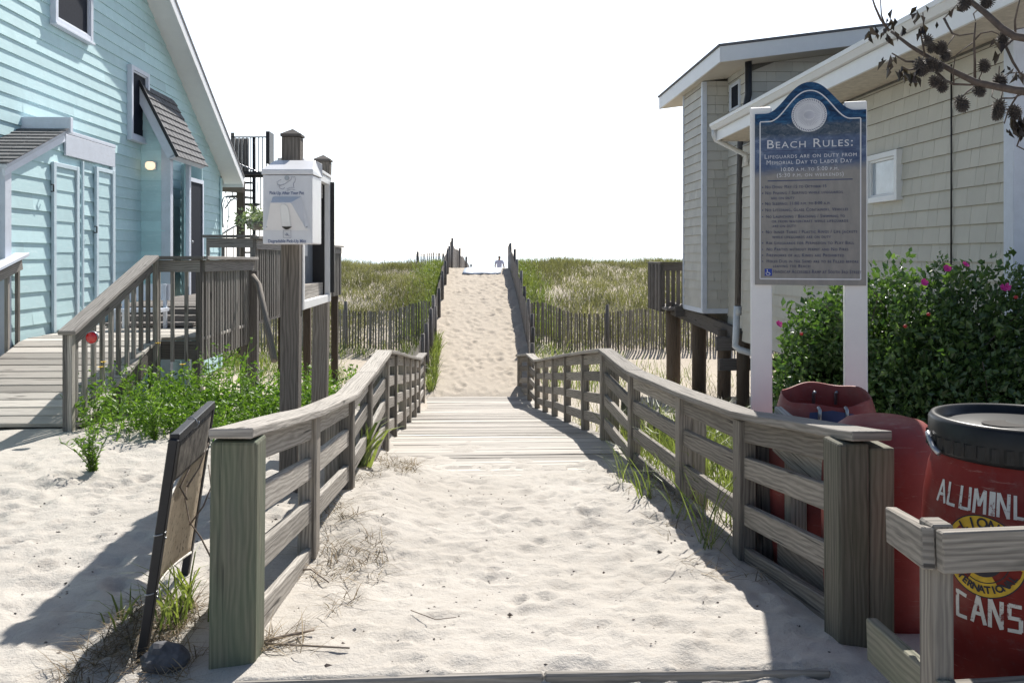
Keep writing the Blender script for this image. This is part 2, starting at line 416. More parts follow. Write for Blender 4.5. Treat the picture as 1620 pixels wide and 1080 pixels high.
# ---------------------------------------------------------------- ground
PP = np.array([(-40, .05), (2, .04), (3.2, .02), (4.6, -.12), (5.9, -.17), (8, -.36), (9.25, -.42), (17, -1.42), (18.2, -1.37), (22.5, -.65), (28, .35), (32.5, 1.0), (34.5, 1.0), (45, -.3), (60, -1.3), (90, -2.4), (140, -5), (9000, -60)])
LP = np.array([(-40, .05), (7.6, 0), (9.5, -.1), (13, -.95), (16, -1.2), (20.5, -1.15), (22.5, -.95), (28, .25), (34, 1.05), (38, .95), (48, -.3), (60, -1.3), (90, -2.4), (140, -5), (9000, -60)])
RP = np.array([(-40, .05), (3.2, .02), (4.6, -.17), (5.9, -.22), (8, -.38), (12, -1.1), (17, -1.3), (20.5, -1.15), (22.5, -1.0), (28, .25), (34, 1.05), (38, .95), (48, -.3), (60, -1.3), (90, -2.4), (140, -5), (9000, -60)])
def path_z(Y): return np.interp(Y, PP[:, 0], PP[:, 1])
XC = .28
def ground_z(X, Y, detail=True):
    X = np.asarray(X, float); Y = np.asarray(Y, float)
    p = path_z(Y); l = np.interp(Y, LP[:, 0], LP[:, 1]); r = np.interp(Y, RP[:, 0], RP[:, 1])
    side = np.where(X < XC, l, r)
    wd = 1.0 + .25 * sst(Y, 17, 22)
    k = sst(np.abs(X - XC), wd, wd + .5 + .8 * sst(Y, 18, 24))
    ed = fbm(X, Y, 1.1, 4) + .35 * fbm(X, Y, 4.5, 2); dk = sst(Y + 2.6 * ed, 7.0, 10.4) * (1 - sst(Y, 17.9, 18.3))
    pz = p + .035 - .085 * dk
    z = pz * (1 - k) + side * k
    z = z + .10 * np.exp(-((X + .62) / .28) ** 2) * sst(Y, 4.3, 5.2) * (1 - sst(Y, 7, 8.2)) + .02 * np.exp(-((X - 1.15) / .3) ** 2) * (1 - sst(Y, 5.5, 8))
    dn = sst(Y, 22.5, 27)
    z = z + dn * k * .28 * fbm(X, Y, .28, 3) + .05 * fbm(X, Y, .5, 3) * k
    z = z - .04 * (1 - sst(Y, 3.018, 3.034)) * (1 - sst(np.abs(X - .25), .9, 1.25)) * (1 - sst(-Y, -2.6, -2.2))
    if detail:
        am = (1 - dk * (1 - k)) * (1 - .6 * sst(Y, 24, 36))
        z = z + am * (.016 * fbm(X, Y, 1.7, 4) + .010 * fbm(X + 40, Y, 5.5, 3)) * (1 - .7 * np.exp(-((Y - 3.06) / .2) ** 2) * (1 - k))
    return z
def gz(x, y): return float(ground_z(np.array([x]), np.array([y]), False)[0])
def axis(parts):
    out = []
    for a, b, st in parts: out += list(np.arange(a, b, st))
    return np.array(out + [parts[-1][1]])
gx = np.concatenate([-np.geomspace(3000, 7, 26), axis([(-6.8, -3.4, .08), (-3.4, 2.4, .026), (2.4, 7, .09)]), np.geomspace(7.2, 3000, 26)])
gy = np.concatenate([-np.geomspace(60, 1.5, 10), axis([(0, 2.2, .15), (2.2, 6, .024), (6, 8.6, .035), (8.6, 18, .12), (18, 34, .085), (34, 60, .4)]), np.geomspace(61, 9000, 30)])
GX, GY = np.meshgrid(gx, gy)
GZ = ground_z(GX, GY)
def dents(n, x0, x1, y0, y1, rr, dd):
    for _ in range(n):
        cx, cy = rng.uniform(x0, x1), rng.uniform(y0, y1); a = rng.uniform(*rr); b = a * rng.uniform(.45, .9); th = rng.normal(np.pi / 2, .5); d = rng.uniform(*dd)
        i0, i1 = np.searchsorted(gx, [cx - 2.6 * a, cx + 2.6 * a]); j0, j1 = np.searchsorted(gy, [cy - 2.6 * a, cy + 2.6 * a])
        if i1 <= i0 or j1 <= j0: continue
        X = GX[j0:j1, i0:i1] - cx; Y = GY[j0:j1, i0:i1] - cy
        u = (X * math.cos(th) + Y * math.sin(th)) / a; v = (-X * math.sin(th) + Y * math.cos(th)) / b; q = u * u + v * v
        GZ[j0:j1, i0:i1] += d * (-np.exp(-q * 1.6) + .55 * np.exp(-((np.sqrt(q) - 1.25) ** 2) * 6))
dents(300, -.75, 1.35, 2.3, 7.8, (.06, .13), (.006, .017)); dents(900, -.75, 1.35, 2.3, 7.8, (.03, .07), (.004, .011))
dents(700, -3.4, -1.1, 2.3, 7.6, (.035, .08), (.004, .011)); dents(300, -3.4, -1.1, 2.3, 8, (.06, .18), (.006, .02))
dents(520, -.85, 1.35, 18.3, 33, (.10, .18), (.012, .03))
nx, ny = len(gx), len(gy)
idx = np.arange(nx * ny).reshape(ny, nx)
Q = np.stack([idx[:-1, :-1], idx[:-1, 1:], idx[1:, 1:], idx[1:, :-1]], -1).reshape(-1, 4)
g = np_mesh('ground', np.stack([GX, GY, GZ], -1).reshape(-1, 3), [Q], np.zeros(len(Q)), M['sand'], smooth=True)
tag(g, kind='structure')

# sea beyond the beach
m, n, b = new_mat('sea_water'); b.inputs['Base Color'].default_value = (.20, .30, .34, 1); b.inputs['Roughness'].default_value = .22
bump(n, b, noise(n, objc(n), .6, 5, .6), .6, .4); M['sea'] = m
s = MB(); s.add([(-6000, 72, -2.0), (6000, 72, -2.0), (6000, 9000, -2.0), (-6000, 9000, -2.0)], [(0, 1, 2, 3)])
tag(s.build('sea', M['sea']), kind='structure')

# boardwalk
s = MB(); y = 6.7
def rail_x(side, Y): return np.interp(Y, [3, 9, 17.5, 19], [1.45, 1.40, 1.24, 1.1]) if side > 0 else np.interp(Y, [3, 9, 18], [-.84, -.85, -.96])
while y < 18.15:
    wv = .145; x0 = rail_x(-1, y) - .1 + random.uniform(-.02, .02); x1 = rail_x(1, y) + .08 + random.uniform(-.02, .02)
    za = float(path_z(y)) + random.uniform(-.004, .004); zb = float(path_z(y + wv)) + random.uniform(-.003, .003); tl = random.uniform(-.006, .006)
    s.beam((x0, y + wv / 2, (za + zb) / 2 - .018 - tl), (x1, y + wv / 2, (za + zb) / 2 - .018 + tl), wv, .038, (0, -(zb - za), wv))
    y += wv + .005
bw = s.build('boardwalk', M['deck_wood'], bevel=.004); tag(bw, kind='structure')
# timber edge buried at the foot of the path
s = MB(); s.beam((-.80, 3.036, .018), (.25, 3.040, .024), .038, .09); s.beam((.252, 3.041, .022), (1.25, 3.036, .018), .038, .09)
tag(s.build('edging_timber', M['grey_wood'], loc=(.2, 2.97, 0), bevel=.008), 'low weathered timber edging half buried across the start of the sand path', 'timber edging')
# ---------------------------------------------------------------- path fences
def cap_fix(p, dz): return Vector((p.x, p.y, p.z + dz))
def path_fence(stations, label, near_post, twin):
    pts = [onX(px, py, X) for px, py, X in stations]
    p0 = pts[0]
    T = thing('path_fence', (p0.x, p0.y, gz(p0.x, p0.y)), label, 'fence', 'wooden rail fences lining the beach path')
    # cap
    d = (pts[1] - pts[0]).normalized()
    cp = [pts[0] - d * .11]
    for a, b_ in zip(pts, pts[1:]):
        for k in range(3): cp.append(a.lerp(b_, k / 3))
    cp.append(pts[-1] + (pts[-1] - pts[-2]).normalized() * .08)
    # cap boards: two lengths butted
    cut = 3 * 3 + 1
    for seg in (cp[:cut + 1], cp[cut:13 + 1], cp[13:]):
        if len(seg) > 1:
            q = list(seg); s = MB(); s.sweep(q, .155, .038, jit=.003); s.build('cap_rail', M['grey_wood'], T, bevel=.007, seg=2)
    for i, p in enumerate(pts):
        base = gz(p.x, p.y) - .25
        s = MB()
        lean = Vector((random.uniform(-.01, .01), random.uniform(-.01, .01), 0))
        if i == 0: near_post(T, p, base)
        else:
            s.beam(Vector((p.x, p.y, base)) + lean, (p.x, p.y, p.z - .041), .095, .115 if i < 5 else .10, (0, 1, 0)); s.build('post', M['rail_wood'], T, bevel=.006)
            if i in twin:
                s = MB(); sd_ = 1 if p.x > 0 else -1
                s.beam((p.x + sd_ * .10, p.y + .04, base), (p.x + sd_ * .095, p.y + .04, p.z - .05), .10, .14, (0, 1, 0)); s.build('post', M['rail_wood'], T, bevel=.006)
    for i, (a, b_) in enumerate(zip(pts, pts[1:])):
        ga = a.copy(); gb = b_.copy()
        if i == 0: ga = a + (b_ - a).normalized() * .04
        for off, hh in ((.098, .115), (.305, .108), (.535, .108), (.765, .112)):
            s = MB(); j = lambda: random.uniform(-.012, .012)
            s.beam(ga - Vector((0, 0, off + j())), gb - Vector((0, 0, off + j())), .04, hh); s.build('rail_board', M['sunlit_rail'] if p0.x < 0 else M['rail_wood'], T, bevel=.004)  # left rails take the wood colour with painted-in sunlight
    return T
def left_near(T, p, base):
    s = MB(); s.beam((p.x - .01, p.y, base), (p.x, p.y, p.z - .041), .165, .15, (0, 1, 0)); s.build('post', M['green_wood'], T, bevel=.012, seg=2)
def right_near(T, p, base):
    s = MB(); s.beam((p.x - .045, p.y, base), (p.x - .05, p.y, p.z - .041), .118, .15, (0, 1, 0)); s.build('post', M['grey_post'], T, bevel=.01, seg=2)
    s = MB(); s.beam((p.x + .065, p.y + .01, base), (p.x + .065, p.y + .01, p.z - .06), .098, .14, (0, 1, 0)); s.build('post', M['grey_post'], T, bevel=.01, seg=2)
path_fence([(378, 674, -.84), (490, 646, -.84), (549, 622, -.84), (580, 588, -.84), (608, 553, -.84), (622, 556, -.85), (636, 560, -.86), (646, 563, -.88), (654, 565, -.90), (661, 566, -.92), (669, 558, -.94)],
           'grey rail fence on the pet box side, its nearest post square and greenish', left_near, {2, 4})
path_fence([(1358, 678, 1.47), (1178, 650, 1.45), (1082, 617, 1.43), (1003, 585, 1.42), (957, 551, 1.40), (925, 555.5, 1.37), (897, 560, 1.33), (877, 564, 1.31), (863, 567, 1.28), (850, 569, 1.25), (838, 559, 1.18), (822, 561, 1.03)],
           'grey rail fence on the rules sign side, a doubled post at its near end', right_near, {1, 2, 4})

# ---------------------------------------------------------------- wooden enclosure round the barrels
T = thing('barrel_enclosure', (1.36, 2.5, 0), 'low open timber enclosure holding the red barrels beside the fence', 'enclosure')
cor = at(1486, 838, 2.46); far = at(1411, 801, 2.93)
s = MB(); s.beam(Vector((far.x, far.y, far.z - .06)), Vector((cor.x - .02, cor.y + .02, cor.z - .058)), .038, .115, t=.55); s.build('rail_board', M['rail_wood'], T, bevel=.004)
s = MB(); s.beam(Vector((cor.x + .0, cor.y, cor.z - .06)), Vector((cor.x + .9, cor.y + .04, cor.z - .05)), .038, .115, t=.6); s.build('rail_board', M['rail_wood'], T, bevel=.004)
s = MB(); s.beam((cor.x + .030, cor.y + .066, -.1), (cor.x + .026, cor.y + .066, cor.z + .006), .062, .08, (0, 1, 0)); s.build('post', M['rail_wood'], T, bevel=.006)
s = MB(); s.beam((far.x - .03, far.y + .08, .20), (cor.x + .02, cor.y + .0, .245), .038, .14); s.build('rail_board', M['grey_post'], T, bevel=.004)
s = MB(); s.beam((cor.x + .03, cor.y + .01, .24), (cor.x + .9, cor.y + .05, .25), .038, .14); s.build('rail_board', M['rail_wood'], T, bevel=.004)
s = MB(); s.beam((cor.x + .87, cor.y + .108, -.1), (cor.x + .87, cor.y + .108, cor.z + .006), .08, .085, (0, 1, 0)); s.build('post', M['rail_wood'], T, bevel=.006)
s = MB(); s.beam((1.56, 4.45, .62), (1.585, 3.5, .50), .038, .235); s.build('back_board', M['grey_wood'], T, bevel=.004)
s = MB(); s.beam((1.58, 4.45, .02), (1.59, 3.5, .02), .038, .17); s.build('back_board', M['dark_wood'], T, bevel=.004)
for q in ((1.62, 4.35), (1.64, 3.5)):
    s = MB(); s.beam((q[0], q[1], -.15), (q[0], q[1], .68), .085, .085, (0, 1, 0)); s.build('post', M['rail_wood'], T, bevel=.005)

# ---------------------------------------------------------------- barrels
def mat_barrel(name, col):
    m, n, b = new_mat(name); o = objc(n)
    c = ramp(n, noise(n, o, 5, 6, .7), [(.3, tuple(x * .8 for x in col)), (.7, tuple(x * 1.15 for x in col))])
    c = mixc(n, ramp(n, noise(n, o, 22, 6, .75), [(.54, (0, 0, 0)), (.70, (.5, .5, .5))]), c, tuple(x * .6 + .05 for x in col))
    ms = N(n, 'ShaderNodeMapping'); ms.inputs['Scale'].default_value = (3, 3, 30); ms.inputs['Rotation'].default_value = (.5, .3, 0); n.links.new(o, ms.inputs['Vector'])
    c = mixc(n, ramp(n, noise(n, ms.outputs[0], 2.5, 6, .7), [(.60, (0, 0, 0)), (.66, (.45, .45, .45)), (.70, (0, 0, 0))]), c, (.35, .22, .19))
    c = mixc(n, ramp(n, noise(n, o, 3, 4, .6), [(.5, (0, 0, 0)), (.8, (.35, .35, .35))]), c, (.30, .24, .20))
    n.links.new(c, b.inputs['Base Color']); b.inputs['Roughness'].default_value = .55; b.inputs['Specular IOR Level'].default_value = .2
    bump(n, b, noise(n, o, 40, 5, .6), .12, .004); return m
M['red_barrel'] = mat_barrel('red_plastic', (.17, .016, .013)); M['faded_barrel'] = mat_barrel('faded_red_plastic', (.27, .06, .055))
M['open_barrel'] = mat_barrel('faded_maroon_plastic', (.25, .055, .05))
M['black_plastic'] = mat_flat('black_plastic', (.010, .011, .013), .38, 0, .4, 20, .3)
M['letter_white'] = mat_flat('white_letter_paint', (.60, .58, .54), .7, 0, .25, 40)
m, n, b = new_mat('worn_letter_paint'); n.links.new(ramp(n, noise(n, objc(n), 42, 5, .75), [(.36, (.16, .03, .025)), (.44, (.55, .53, .50)), (.7, (.64, .62, .58))]), b.inputs['Base Color']); b.inputs['Roughness'].default_value = .7; M['worn_letter'] = m
M['yellow'] = mat_flat('yellow_paint', (.55, .36, .03), .6, 0, .2, 30); M['ink'] = mat_flat('dark_ink', (.02, .02, .03), .6)
def text_mesh(body, size, ext=.0008, xs=1.0, offset=0.0, align='CENTER', small=None, spacing=1.0):
    cu = bpy.data.curves.new('txt', 'FONT'); cu.body = body; cu.size = size; cu.extrude = ext; cu.offset = offset
    cu.align_x = align; cu.align_y = 'CENTER'; cu.space_character = spacing; cu.resolution_u = 3
    if small:
        cu.small_caps_scale = small
        for i, ch in enumerate(body):
            if ch.islower(): cu.body_format[i].use_small_caps = True
    o = bpy.data.objects.new('txt', cu); COL.objects.link(o); bpy.context.view_layer.update()
    dg = bpy.context.evaluated_depsgraph_get(); me = bpy.data.meshes.new_from_object(o.evaluated_get(dg))
    vs = [Vector((v.co.x * xs, v.co.y, v.co.z)) for v in me.vertices]; fs = [tuple(p.vertices) for p in me.polygons]
    bpy.data.objects.remove(o); bpy.data.curves.remove(cu); bpy.data.meshes.remove(me)
    return vs, fs
BC = at(1618, 700, 2.93); BX, BY = BC.x, BC.y
prof_body = [(.0, .02), (.255, .02), (.278, .04), (.298, .16), (.306, .40), (.306, .56), (.300, .70), (.284, .80), (.262, .855), (.258, .90), (.25, .90)]
def rad(z): return np.interp(z, [p[1] for p in prof_body[1:10]], [p[0] for p in prof_body[1:10]])
T = thing('barrel', (BX, BY, 0), 'red barrel marked aluminum cans with a black screw lid', 'barrel', 'red barrels behind the fence')
s = MB(); s.lathe(prof_body, (BX, BY, 0), 64); s.build('body', M['red_barrel'], T)
s = MB(); s.lathe([(.262, .845), (.280, .85), (.285, .865), (.284, .955), (.276, .968), (.264, .970), (.252, .966), (.243, .945), (.232, .935), (.222, .941), (.10, .950), (.0, .952)], (BX, BY, 0), 64); lid = s.build('lid', M['black_plastic'], T)
s = MB()
vs = []; nr = 176
for zz in (.862, .905):
    for k in range(nr):
        th = 2 * math.pi * k / nr; rr = .291 if k % 4 < 2 else .284; vs.append((BX + rr * math.cos(th), BY + rr * math.sin(th), zz))
s.add(vs, [(k, (k + 1) % nr, nr + (k + 1) % nr, nr + k) for k in range(nr)]); s.build('grip_ribs', M['black_plastic'], lid)
s = MB(); hc = Vector((BX - .06, BY - .02, .948)); e = []
for k in range(28):
    th = 2 * math.pi * k / 28; e.append(hc + Vector((.085 * math.cos(th), .062 * math.sin(th), 0)))
s.prism(e, (0, 0, .003)); s.build('can_hole', M['interior'], lid)
s = MB(); th0 = R(200)
s.tube([Vector((BX + .295 * math.cos(R(a)), BY + .295 * math.sin(R(a)), z)) for a, z in ((168, .91), (171, .89), (177, .868), (184, .855))], .010, 6); s.build('locking_ring', M['grey_metal'], lid)
aview = math.atan2(-BY, -BX); atxt = aview - R(20)
def wrap(vs, zc, out=.0015, rot=0):
    r = []
    for v in vs:
        z = zc + v.y; rr = float(rad(z)); a = atxt + rot + v.x / .306
        r.append(Vector((BX + (rr + out + v.z) * math.cos(a), BY + (rr + out + v.z) * math.sin(a), z)))
    return r
# stencilled letters drawn from straight strokes
GL = {'A': [((0, 0), (.35, 1)), ((.35, 1), (.7, 0)), ((.15, .36), (.55, .36))], 'L': [((.05, 1), (.05, 0)), ((.05, .05), (.6, .05))], 'U': [((.06, 1), (.06, 0)), ((.06, .06), (.64, .06)), ((.64, 0), (.64, 1))],
      'M': [((.05, 0), (.08, 1)), ((.08, 1), (.36, .3)), ((.36, .3), (.64, 1)), ((.64, 1), (.68, 0))], 'I': [((.17, 0), (.17, 1))], 'N': [((.05, 0), (.05, 1)), ((.05, 1), (.62, 0)), ((.62, 0), (.62, 1))],
      'C': [((.6, .85), (.05, .95)), ((.06, 1), (.06, .0)), ((.05, .05), (.62, .05))], 'S': [((.65, .95), (.05, .95)), ((.07, .95), (.07, .5)), ((.05, .52), (.62, .5)), ((.62, .5), (.62, .05)), ((.65, .05), (.0, .05))]}
def stencil(word, h, width, sw):
    adv = [(.42 if c == 'I' else .86) for c in word]; tot = sum(adv); k = width / tot; x = -width / 2; vs = []; fs = []
    for c, a in zip(word, adv):
        for (p, q) in GL[c]:
            P = Vector((x + p[0] * k * .95, (p[1] - .5) * h, 0)); Q_ = Vector((x + q[0] * k * .95, (q[1] - .5) * h, 0)); d = (Q_ - P).normalized(); nn = Vector((-d.y, d.x, 0)) * (sw if c != 'I' else sw * 1.9) / 2
            if c in 'UMNS': P += Vector((random.uniform(-.002, .002), random.uniform(-.002, .002), 0))
            o = len(vs); n = 4; off = random.uniform(0, .0004)
            for i in range(n + 1):
                m_ = P.lerp(Q_, i / n); vs += [m_ - nn + Vector((0, 0, off)), m_ + nn + Vector((0, 0, off))]
            fs += [(o + 2 * i, o + 2 * i + 1, o + 2 * i + 3, o + 2 * i + 2) for i in range(n)]
        x += a * k
    return vs, fs
for word, z, h, wd in (('ALUMINUM', .738, .072, .36), ('CANS', .405, .085, .205)):
    vs, fs = stencil(word, h, wd, .0095 if word != 'CANS' else .0115); s = MB(); s.add(wrap(vs, z, .0015, R(3) if word == 'CANS' else 0), fs); s.build('lettering', M['worn_letter'], T)
# round lion club emblem
def disc(r0, r1, n=56, a0=0, a1=2 * math.pi):
    vs = []; fs = []
    for i in range(n + 1):
        a = a0 + (a1 - a0) * i / n
        vs += [Vector((r0 * math.cos(a), r0 * math.sin(a), 0)), Vector((r1 * math.cos(a), r1 * math.sin(a), 0))]
    fs = [(2 * i, 2 * i + 1, 2 * i + 3, 2 * i + 2) for i in range(n)]; return vs, fs
zc = .572
def emb(vs, fs, mat, out, name='emblem', par=None):
    s = MB(); s.add(wrap(vs, zc, out, R(-1)), fs); return s.build(name, mat, par or T)
vs, fs = disc(.0, .122); E = emb(vs, fs, M['yellow'], .0012)
emb(*disc(.122, .1255), M['ink'], .0016, 'emblem_ring', E); emb(*disc(.078, .081), M['ink'], .0018, 'emblem_ring', E); emb(*disc(.0, .062), M['ink'], .0018, 'emblem_centre', E)
for a in (R(0), R(180)):
    c = Vector((.118 * math.cos(a), .0, 0)); vs = [c + v for v in disc(0, .022)[0]]; emb(vs, disc(0, .022)[1], M['yellow'], .0021, 'emblem_boss', E)
def arc_text(word, r, top, h, span):
    V = []; F = []
    for i, ch in enumerate(word):
        vs, fs = text_mesh(ch, h, .0, 1.0, .0012); f = (i + .5) / len(word) - .5
        a = R(90) - f * span if top else R(270) + f * span; rot = a - R(90) if top else a + R(90); o = len(V)
        for v in vs:
            x = v.x * math.cos(rot) - v.y * math.sin(rot) + r * math.cos(a); y = v.x * math.sin(rot) + v.y * math.cos(rot) + r * math.sin(a); V.append(Vector((x, y, 0)))
        F += [tuple(o + k for k in f_) for f_ in fs]
    return V, F
emb(*arc_text('LIONS', .100, True, .044, R(92)), M['ink'], .0024, 'lettering', E)
emb(*arc_text('INTERNATIONAL', .101, False, .030, R(132)), M['ink'], .0024, 'lettering', E)

B2 = at(1399, 700, 3.85)
T = thing('barrel', (B2.x, B2.y, 0), 'faded red barrel with a closed domed top behind the doubled post', 'barrel', 'red barrels behind the fence')
s = MB(); s.lathe([(0, -.12), (.22, -.12), (.245, .0), (.258, .2), (.262, .45), (.257, .58), (.240, .68), (.21, .745), (.16, .785), (.09, .803), (.0, .81)], (B2.x, B2.y, 0), 56); s.build('body', M['faded_barrel'], T)
B3 = at(1306, 640, 4.62)
T = thing('barrel', (B3.x, B3.y, 0), 'open topped maroon barrel with bolts in its cut rim by the sign post', 'barrel', 'red barrels behind the fence')
s = MB(); pr = [(0, -.2), (.25, -.2), (.27, .0), (.282, .25), (.285, .48), (.275, .60), (.252, .68), (.225, .775), (.222, .78), (.217, .775), (.24, .68), (.255, .58), (.262, .4), (.255, .1), (0, .08)]
s.lathe(pr, (B3.x, B3.y, 0), 56)
s.V = [(x, y, z + (.028 * math.sin(math.atan2(y - B3.y, x - B3.x) + .4) + .008 * math.sin(5 * math.atan2(y - B3.y, x - B3.x))) * max(0, (z - .66) / .12)) for x, y, z in s.V]
s.build('body', [M['open_barrel']], T)
for px, py, ins in ((1287, 628, 1), (1322, 628, 1), (1297, 655, 0), (1340, 655, 0)):
    q = at(px, py, 4.62 + (.18 if ins else -.245)); s = MB(); s.tube([q + Vector((0, 0, -.04)), q + Vector((0, 0, .02)), q + Vector((0, -.018 if ins else .02, .03))], .009, 6); s.build('bolt', M['grey_metal'], T)
s = MB(); q = at(1318, 660, 4.36)
vs = []
for i in range(9):
    for z in (-.035, .0, .035):
        a = math.atan2(q.y - B3.y, q.x - B3.x) + (i - 4) * .11; zz = .70 + z * (1 - .12 * abs(i - 4)); rr = float(np.interp(zz, [.6, .68, .775], [.275, .252, .225])) + .004; vs.append((B3.x + rr * math.cos(a), B3.y + rr * math.sin(a), zz + .0))
s.add(vs, [(i * 3 + k, i * 3 + 3 + k, i * 3 + 4 + k, i * 3 + 1 + k) for i in range(8) for k in range(2)], smooth=True); s.build('paint_patch', mat_flat('blue_stain', (.05, .06, .13), .7), T)

# ---------------------------------------------------------------- beach rules sign
P1 = at(1203.5, 405, 5.33); P2 = at(1352, 405, 5.18)
T = thing('beach_rules_sign', (P1.x, P1.y, 0), 'tall blue and tan beach rules sign on two white posts', 'sign')
U = Vector((P2.x - P1.x, P2.y - P1.y, 0)).normalized(); Fn = Vector((U.y, -U.x, 0))   # towards the viewer
for p in (P1, P2):
    s = MB(); q = p - Fn * .0
    zt = 2.385 if p is P1 else 2.395
    s.beam((q.x + .008, q.y, -.3), (q.x, q.y, zt), .125, .125, Fn); s.build('post', M['white'], T, bevel=.008, seg=2)
cb = (P1 + P2) / 2 + U * .012 + Fn * .075; cb.z = 0
dS = cb.y / CS
kz = 5.2 / FPX
zf = lambda py: EYE - (py - HOR) * kz
WB = .618; hw = WB / 2
z_bot, z_sh, z_top = zf(451), zf(178), zf(131)
xs = np.linspace(-1, 1, 41); outl = []
def crest(x):   # ogee top
    a = abs(x)
    if a > .80: return 0
    return .5 + .5 * math.cos(math.pi * (a / .80) ** 1.12)
for x in xs: outl.append((x * hw, z_sh + (z_top - z_sh) * crest(x)))
poly = [(hw, z_bot)] + outl[::-1] + [(-hw, z_bot)]
B3D = lambda x, z, o=0: cb + U * x + Fn * o + Vector((0, 0, z))
m, n, b = new_mat('sign_print')
tc = N(n, 'ShaderNodeTexCoord'); sp = N(n, 'ShaderNodeSeparateXYZ'); n.links.new(tc.outputs['Generated'], sp.inputs[0])
zz = sp.outputs['Z']; wob = mth(n, 'MULTIPLY', sp.outputs['X'], .035)
mp = N(n, 'ShaderNodeMapping'); mp.inputs['Scale'].default_value = (6, 6, 42); n.links.new(tc.outputs['Generated'], mp.inputs['Vector'])
wn = noise(n, mp.outputs[0], 1, 6, .7, .8)
seac = ramp(n, wn, [(.34, (.003, .014, .04)), (.5, (.010, .05, .13)), (.64, (.03, .12, .24)), (.78, (.24, .34, .44))])
mp2 = N(n, 'ShaderNodeMapping'); mp2.inputs['Scale'].default_value = (5, 5, 22); n.links.new(tc.outputs['Generated'], mp2.inputs['Vector'])
sh = ramp(n, noise(n, mp2.outputs[0], 1, 6, .75, .5), [(.35, (.05, .075, .15)), (.55, (.10, .14, .23)), (.72, (.28, .32, .40))])
foam = ramp(n, noise(n, mp2.outputs[0], 2.2, 6, .8, 1.0), [(.4, (.03, .055, .09)), (.6, (.10, .12, .15)), (.74, (.42, .45, .48))])
sandc = ramp(n, noise(n, tc.outputs['Generated'], 9, 5, .7), [(.3, (.225, .22, .215)), (.7, (.30, .285, .265))])
def step(a, e=.01): return ramp(n, mth(n, 'ADD', mth(n, 'SUBTRACT', zz, a), mth(n, 'MULTIPLY', mth(n, 'SUBTRACT', wn, .5), .02)), [(.5 - e, (0, 0, 0)), (.5 + e, (1, 1, 1))])
half = lambda a: mth(n, 'SUBTRACT', a, .5)
def stp(v, soft=.006, wobble=None):
    base = mth(n, 'ADD', mth(n, 'SUBTRACT', zz, v), .5)
    if wobble is not None: base = mth(n, 'SUBTRACT', base, wobble)
    base = mth(n, 'ADD', base, mth(n, 'MULTIPLY', mth(n, 'SUBTRACT', wn, .5), .03))
    return ramp(n, base, [(.5 - soft, (0, 0, 0)), (.5 + soft, (1, 1, 1))])
c = mixc(n, stp(.555, .022, wob), sandc, sh)
c = mixc(n, stp(.735, .012), c, foam)
c = mixc(n, stp(.80, .012), c, seac)
n.links.new(c, b.inputs['Base Color']); b.inputs['Roughness'].default_value = .5; b.inputs['Specular IOR Level'].default_value = .25
M['sign_print'] = m
M['sign_cream'] = mat_flat('pale_sign_paint', (.62, .63, .66), .5, 0, .06); M['sign_navy'] = mat_flat('navy_sign_paint', (.05, .065, .14), .5)
s = MB(); s.prism([B3D(x, z, 0) for x, z in poly], Fn * -.022); board = s.build('board', M['sign_print'], T)
s = MB()
inn = [(-hw + .03, z_bot + .035), (-hw + .03, z_sh - .035)]
s.sweep([B3D(-hw + .032, z_bot + .04, .001), B3D(-hw + .032, z_sh - .03, .001)], .006, .006) if False else None
def strip(mb, pts, wd, o=.0012, mat=0):
    vs = []; pts = [Vector((p[0], p[1], 0)) for p in pts]
    for i, p in enumerate(pts):
        d = (pts[min(i + 1, len(pts) - 1)] - pts[max(i - 1, 0)]).normalized(); nn = Vector((-d.y, d.x, 0)) * wd / 2
        for q in (p - nn, p + nn): vs.append(B3D(q.x, q.y, o))
    mb.add(vs, [(2 * i, 2 * i + 2, 2 * i + 3, 2 * i + 1) for i in range(len(pts) - 1)], mat=mat)
bl = hw - .03
strip(s, [(-bl, z_bot + .036), (-bl, z_sh - .05)], .007); strip(s, [(bl, z_sh - .05), (bl, z_bot + .036)], .007); strip(s, [(-bl, z_bot + .036), (bl, z_bot + .036)], .0075)
cr = [(x * bl, z_sh - .048 + (z_top - z_sh - .002) * crest(x * .985)) for x in np.linspace(-1, 1, 41)]
strip(s, cr, .007); s.build('border_line', M['sign_cream'], board)
# seal
sz = zf(183); SR = .098; sx = -.003
def seal(r0, r1, o, mat, n=60, nm='seal_ring', par=None):
    s = MB(); vs, fs = disc(r0, r1, n); s.add([B3D(sx + v.x, sz + v.y, o) for v in vs], [f[::-1] for f in fs]); return s.build(nm, mat, par or board)
SE = seal(0, SR, .0014, M['sign_cream'], nm='seal')
s = MB()
for k in range(44):
    a = 2 * math.pi * k / 44; r0, r1 = SR * .86, SR * .96; a2 = a + .10; w_ = .055
    s.add([B3D(sx + r * math.cos(t_), sz + r * math.sin(t_), .0022) for r, t_ in ((r0, a), (r0, a + w_), (r1, a2 + w_), (r1, a2))], [(0, 1, 2, 3)])
s.build('rope_border', M['sign_navy'], SE)
M['seal_grey'] = mat_flat('seal_grey', (.30, .31, .38), .5)
s = MB()
for k in range(40):
    a = 2 * math.pi * k / 40; r0, r1 = SR * (.30 if k % 2 else .36), SR * .66
    strip(s, [(sx + r0 * math.cos(a), sz + r0 * math.sin(a)), (sx + r1 * math.cos(a), sz + r1 * math.sin(a))], .0022, .002)
s.build('sun_rays', M['seal_grey'], SE)
s = MB(); vs, fs = disc(0, SR * .3); s.add([B3D(sx + v.x, sz + v.y * .8, .0019) for v in vs], [f[::-1] for f in fs]); s.build('seal_centre', mat_flat('seal_mid', (.48, .49, .55), .5), SE)
V_, F_ = [], []
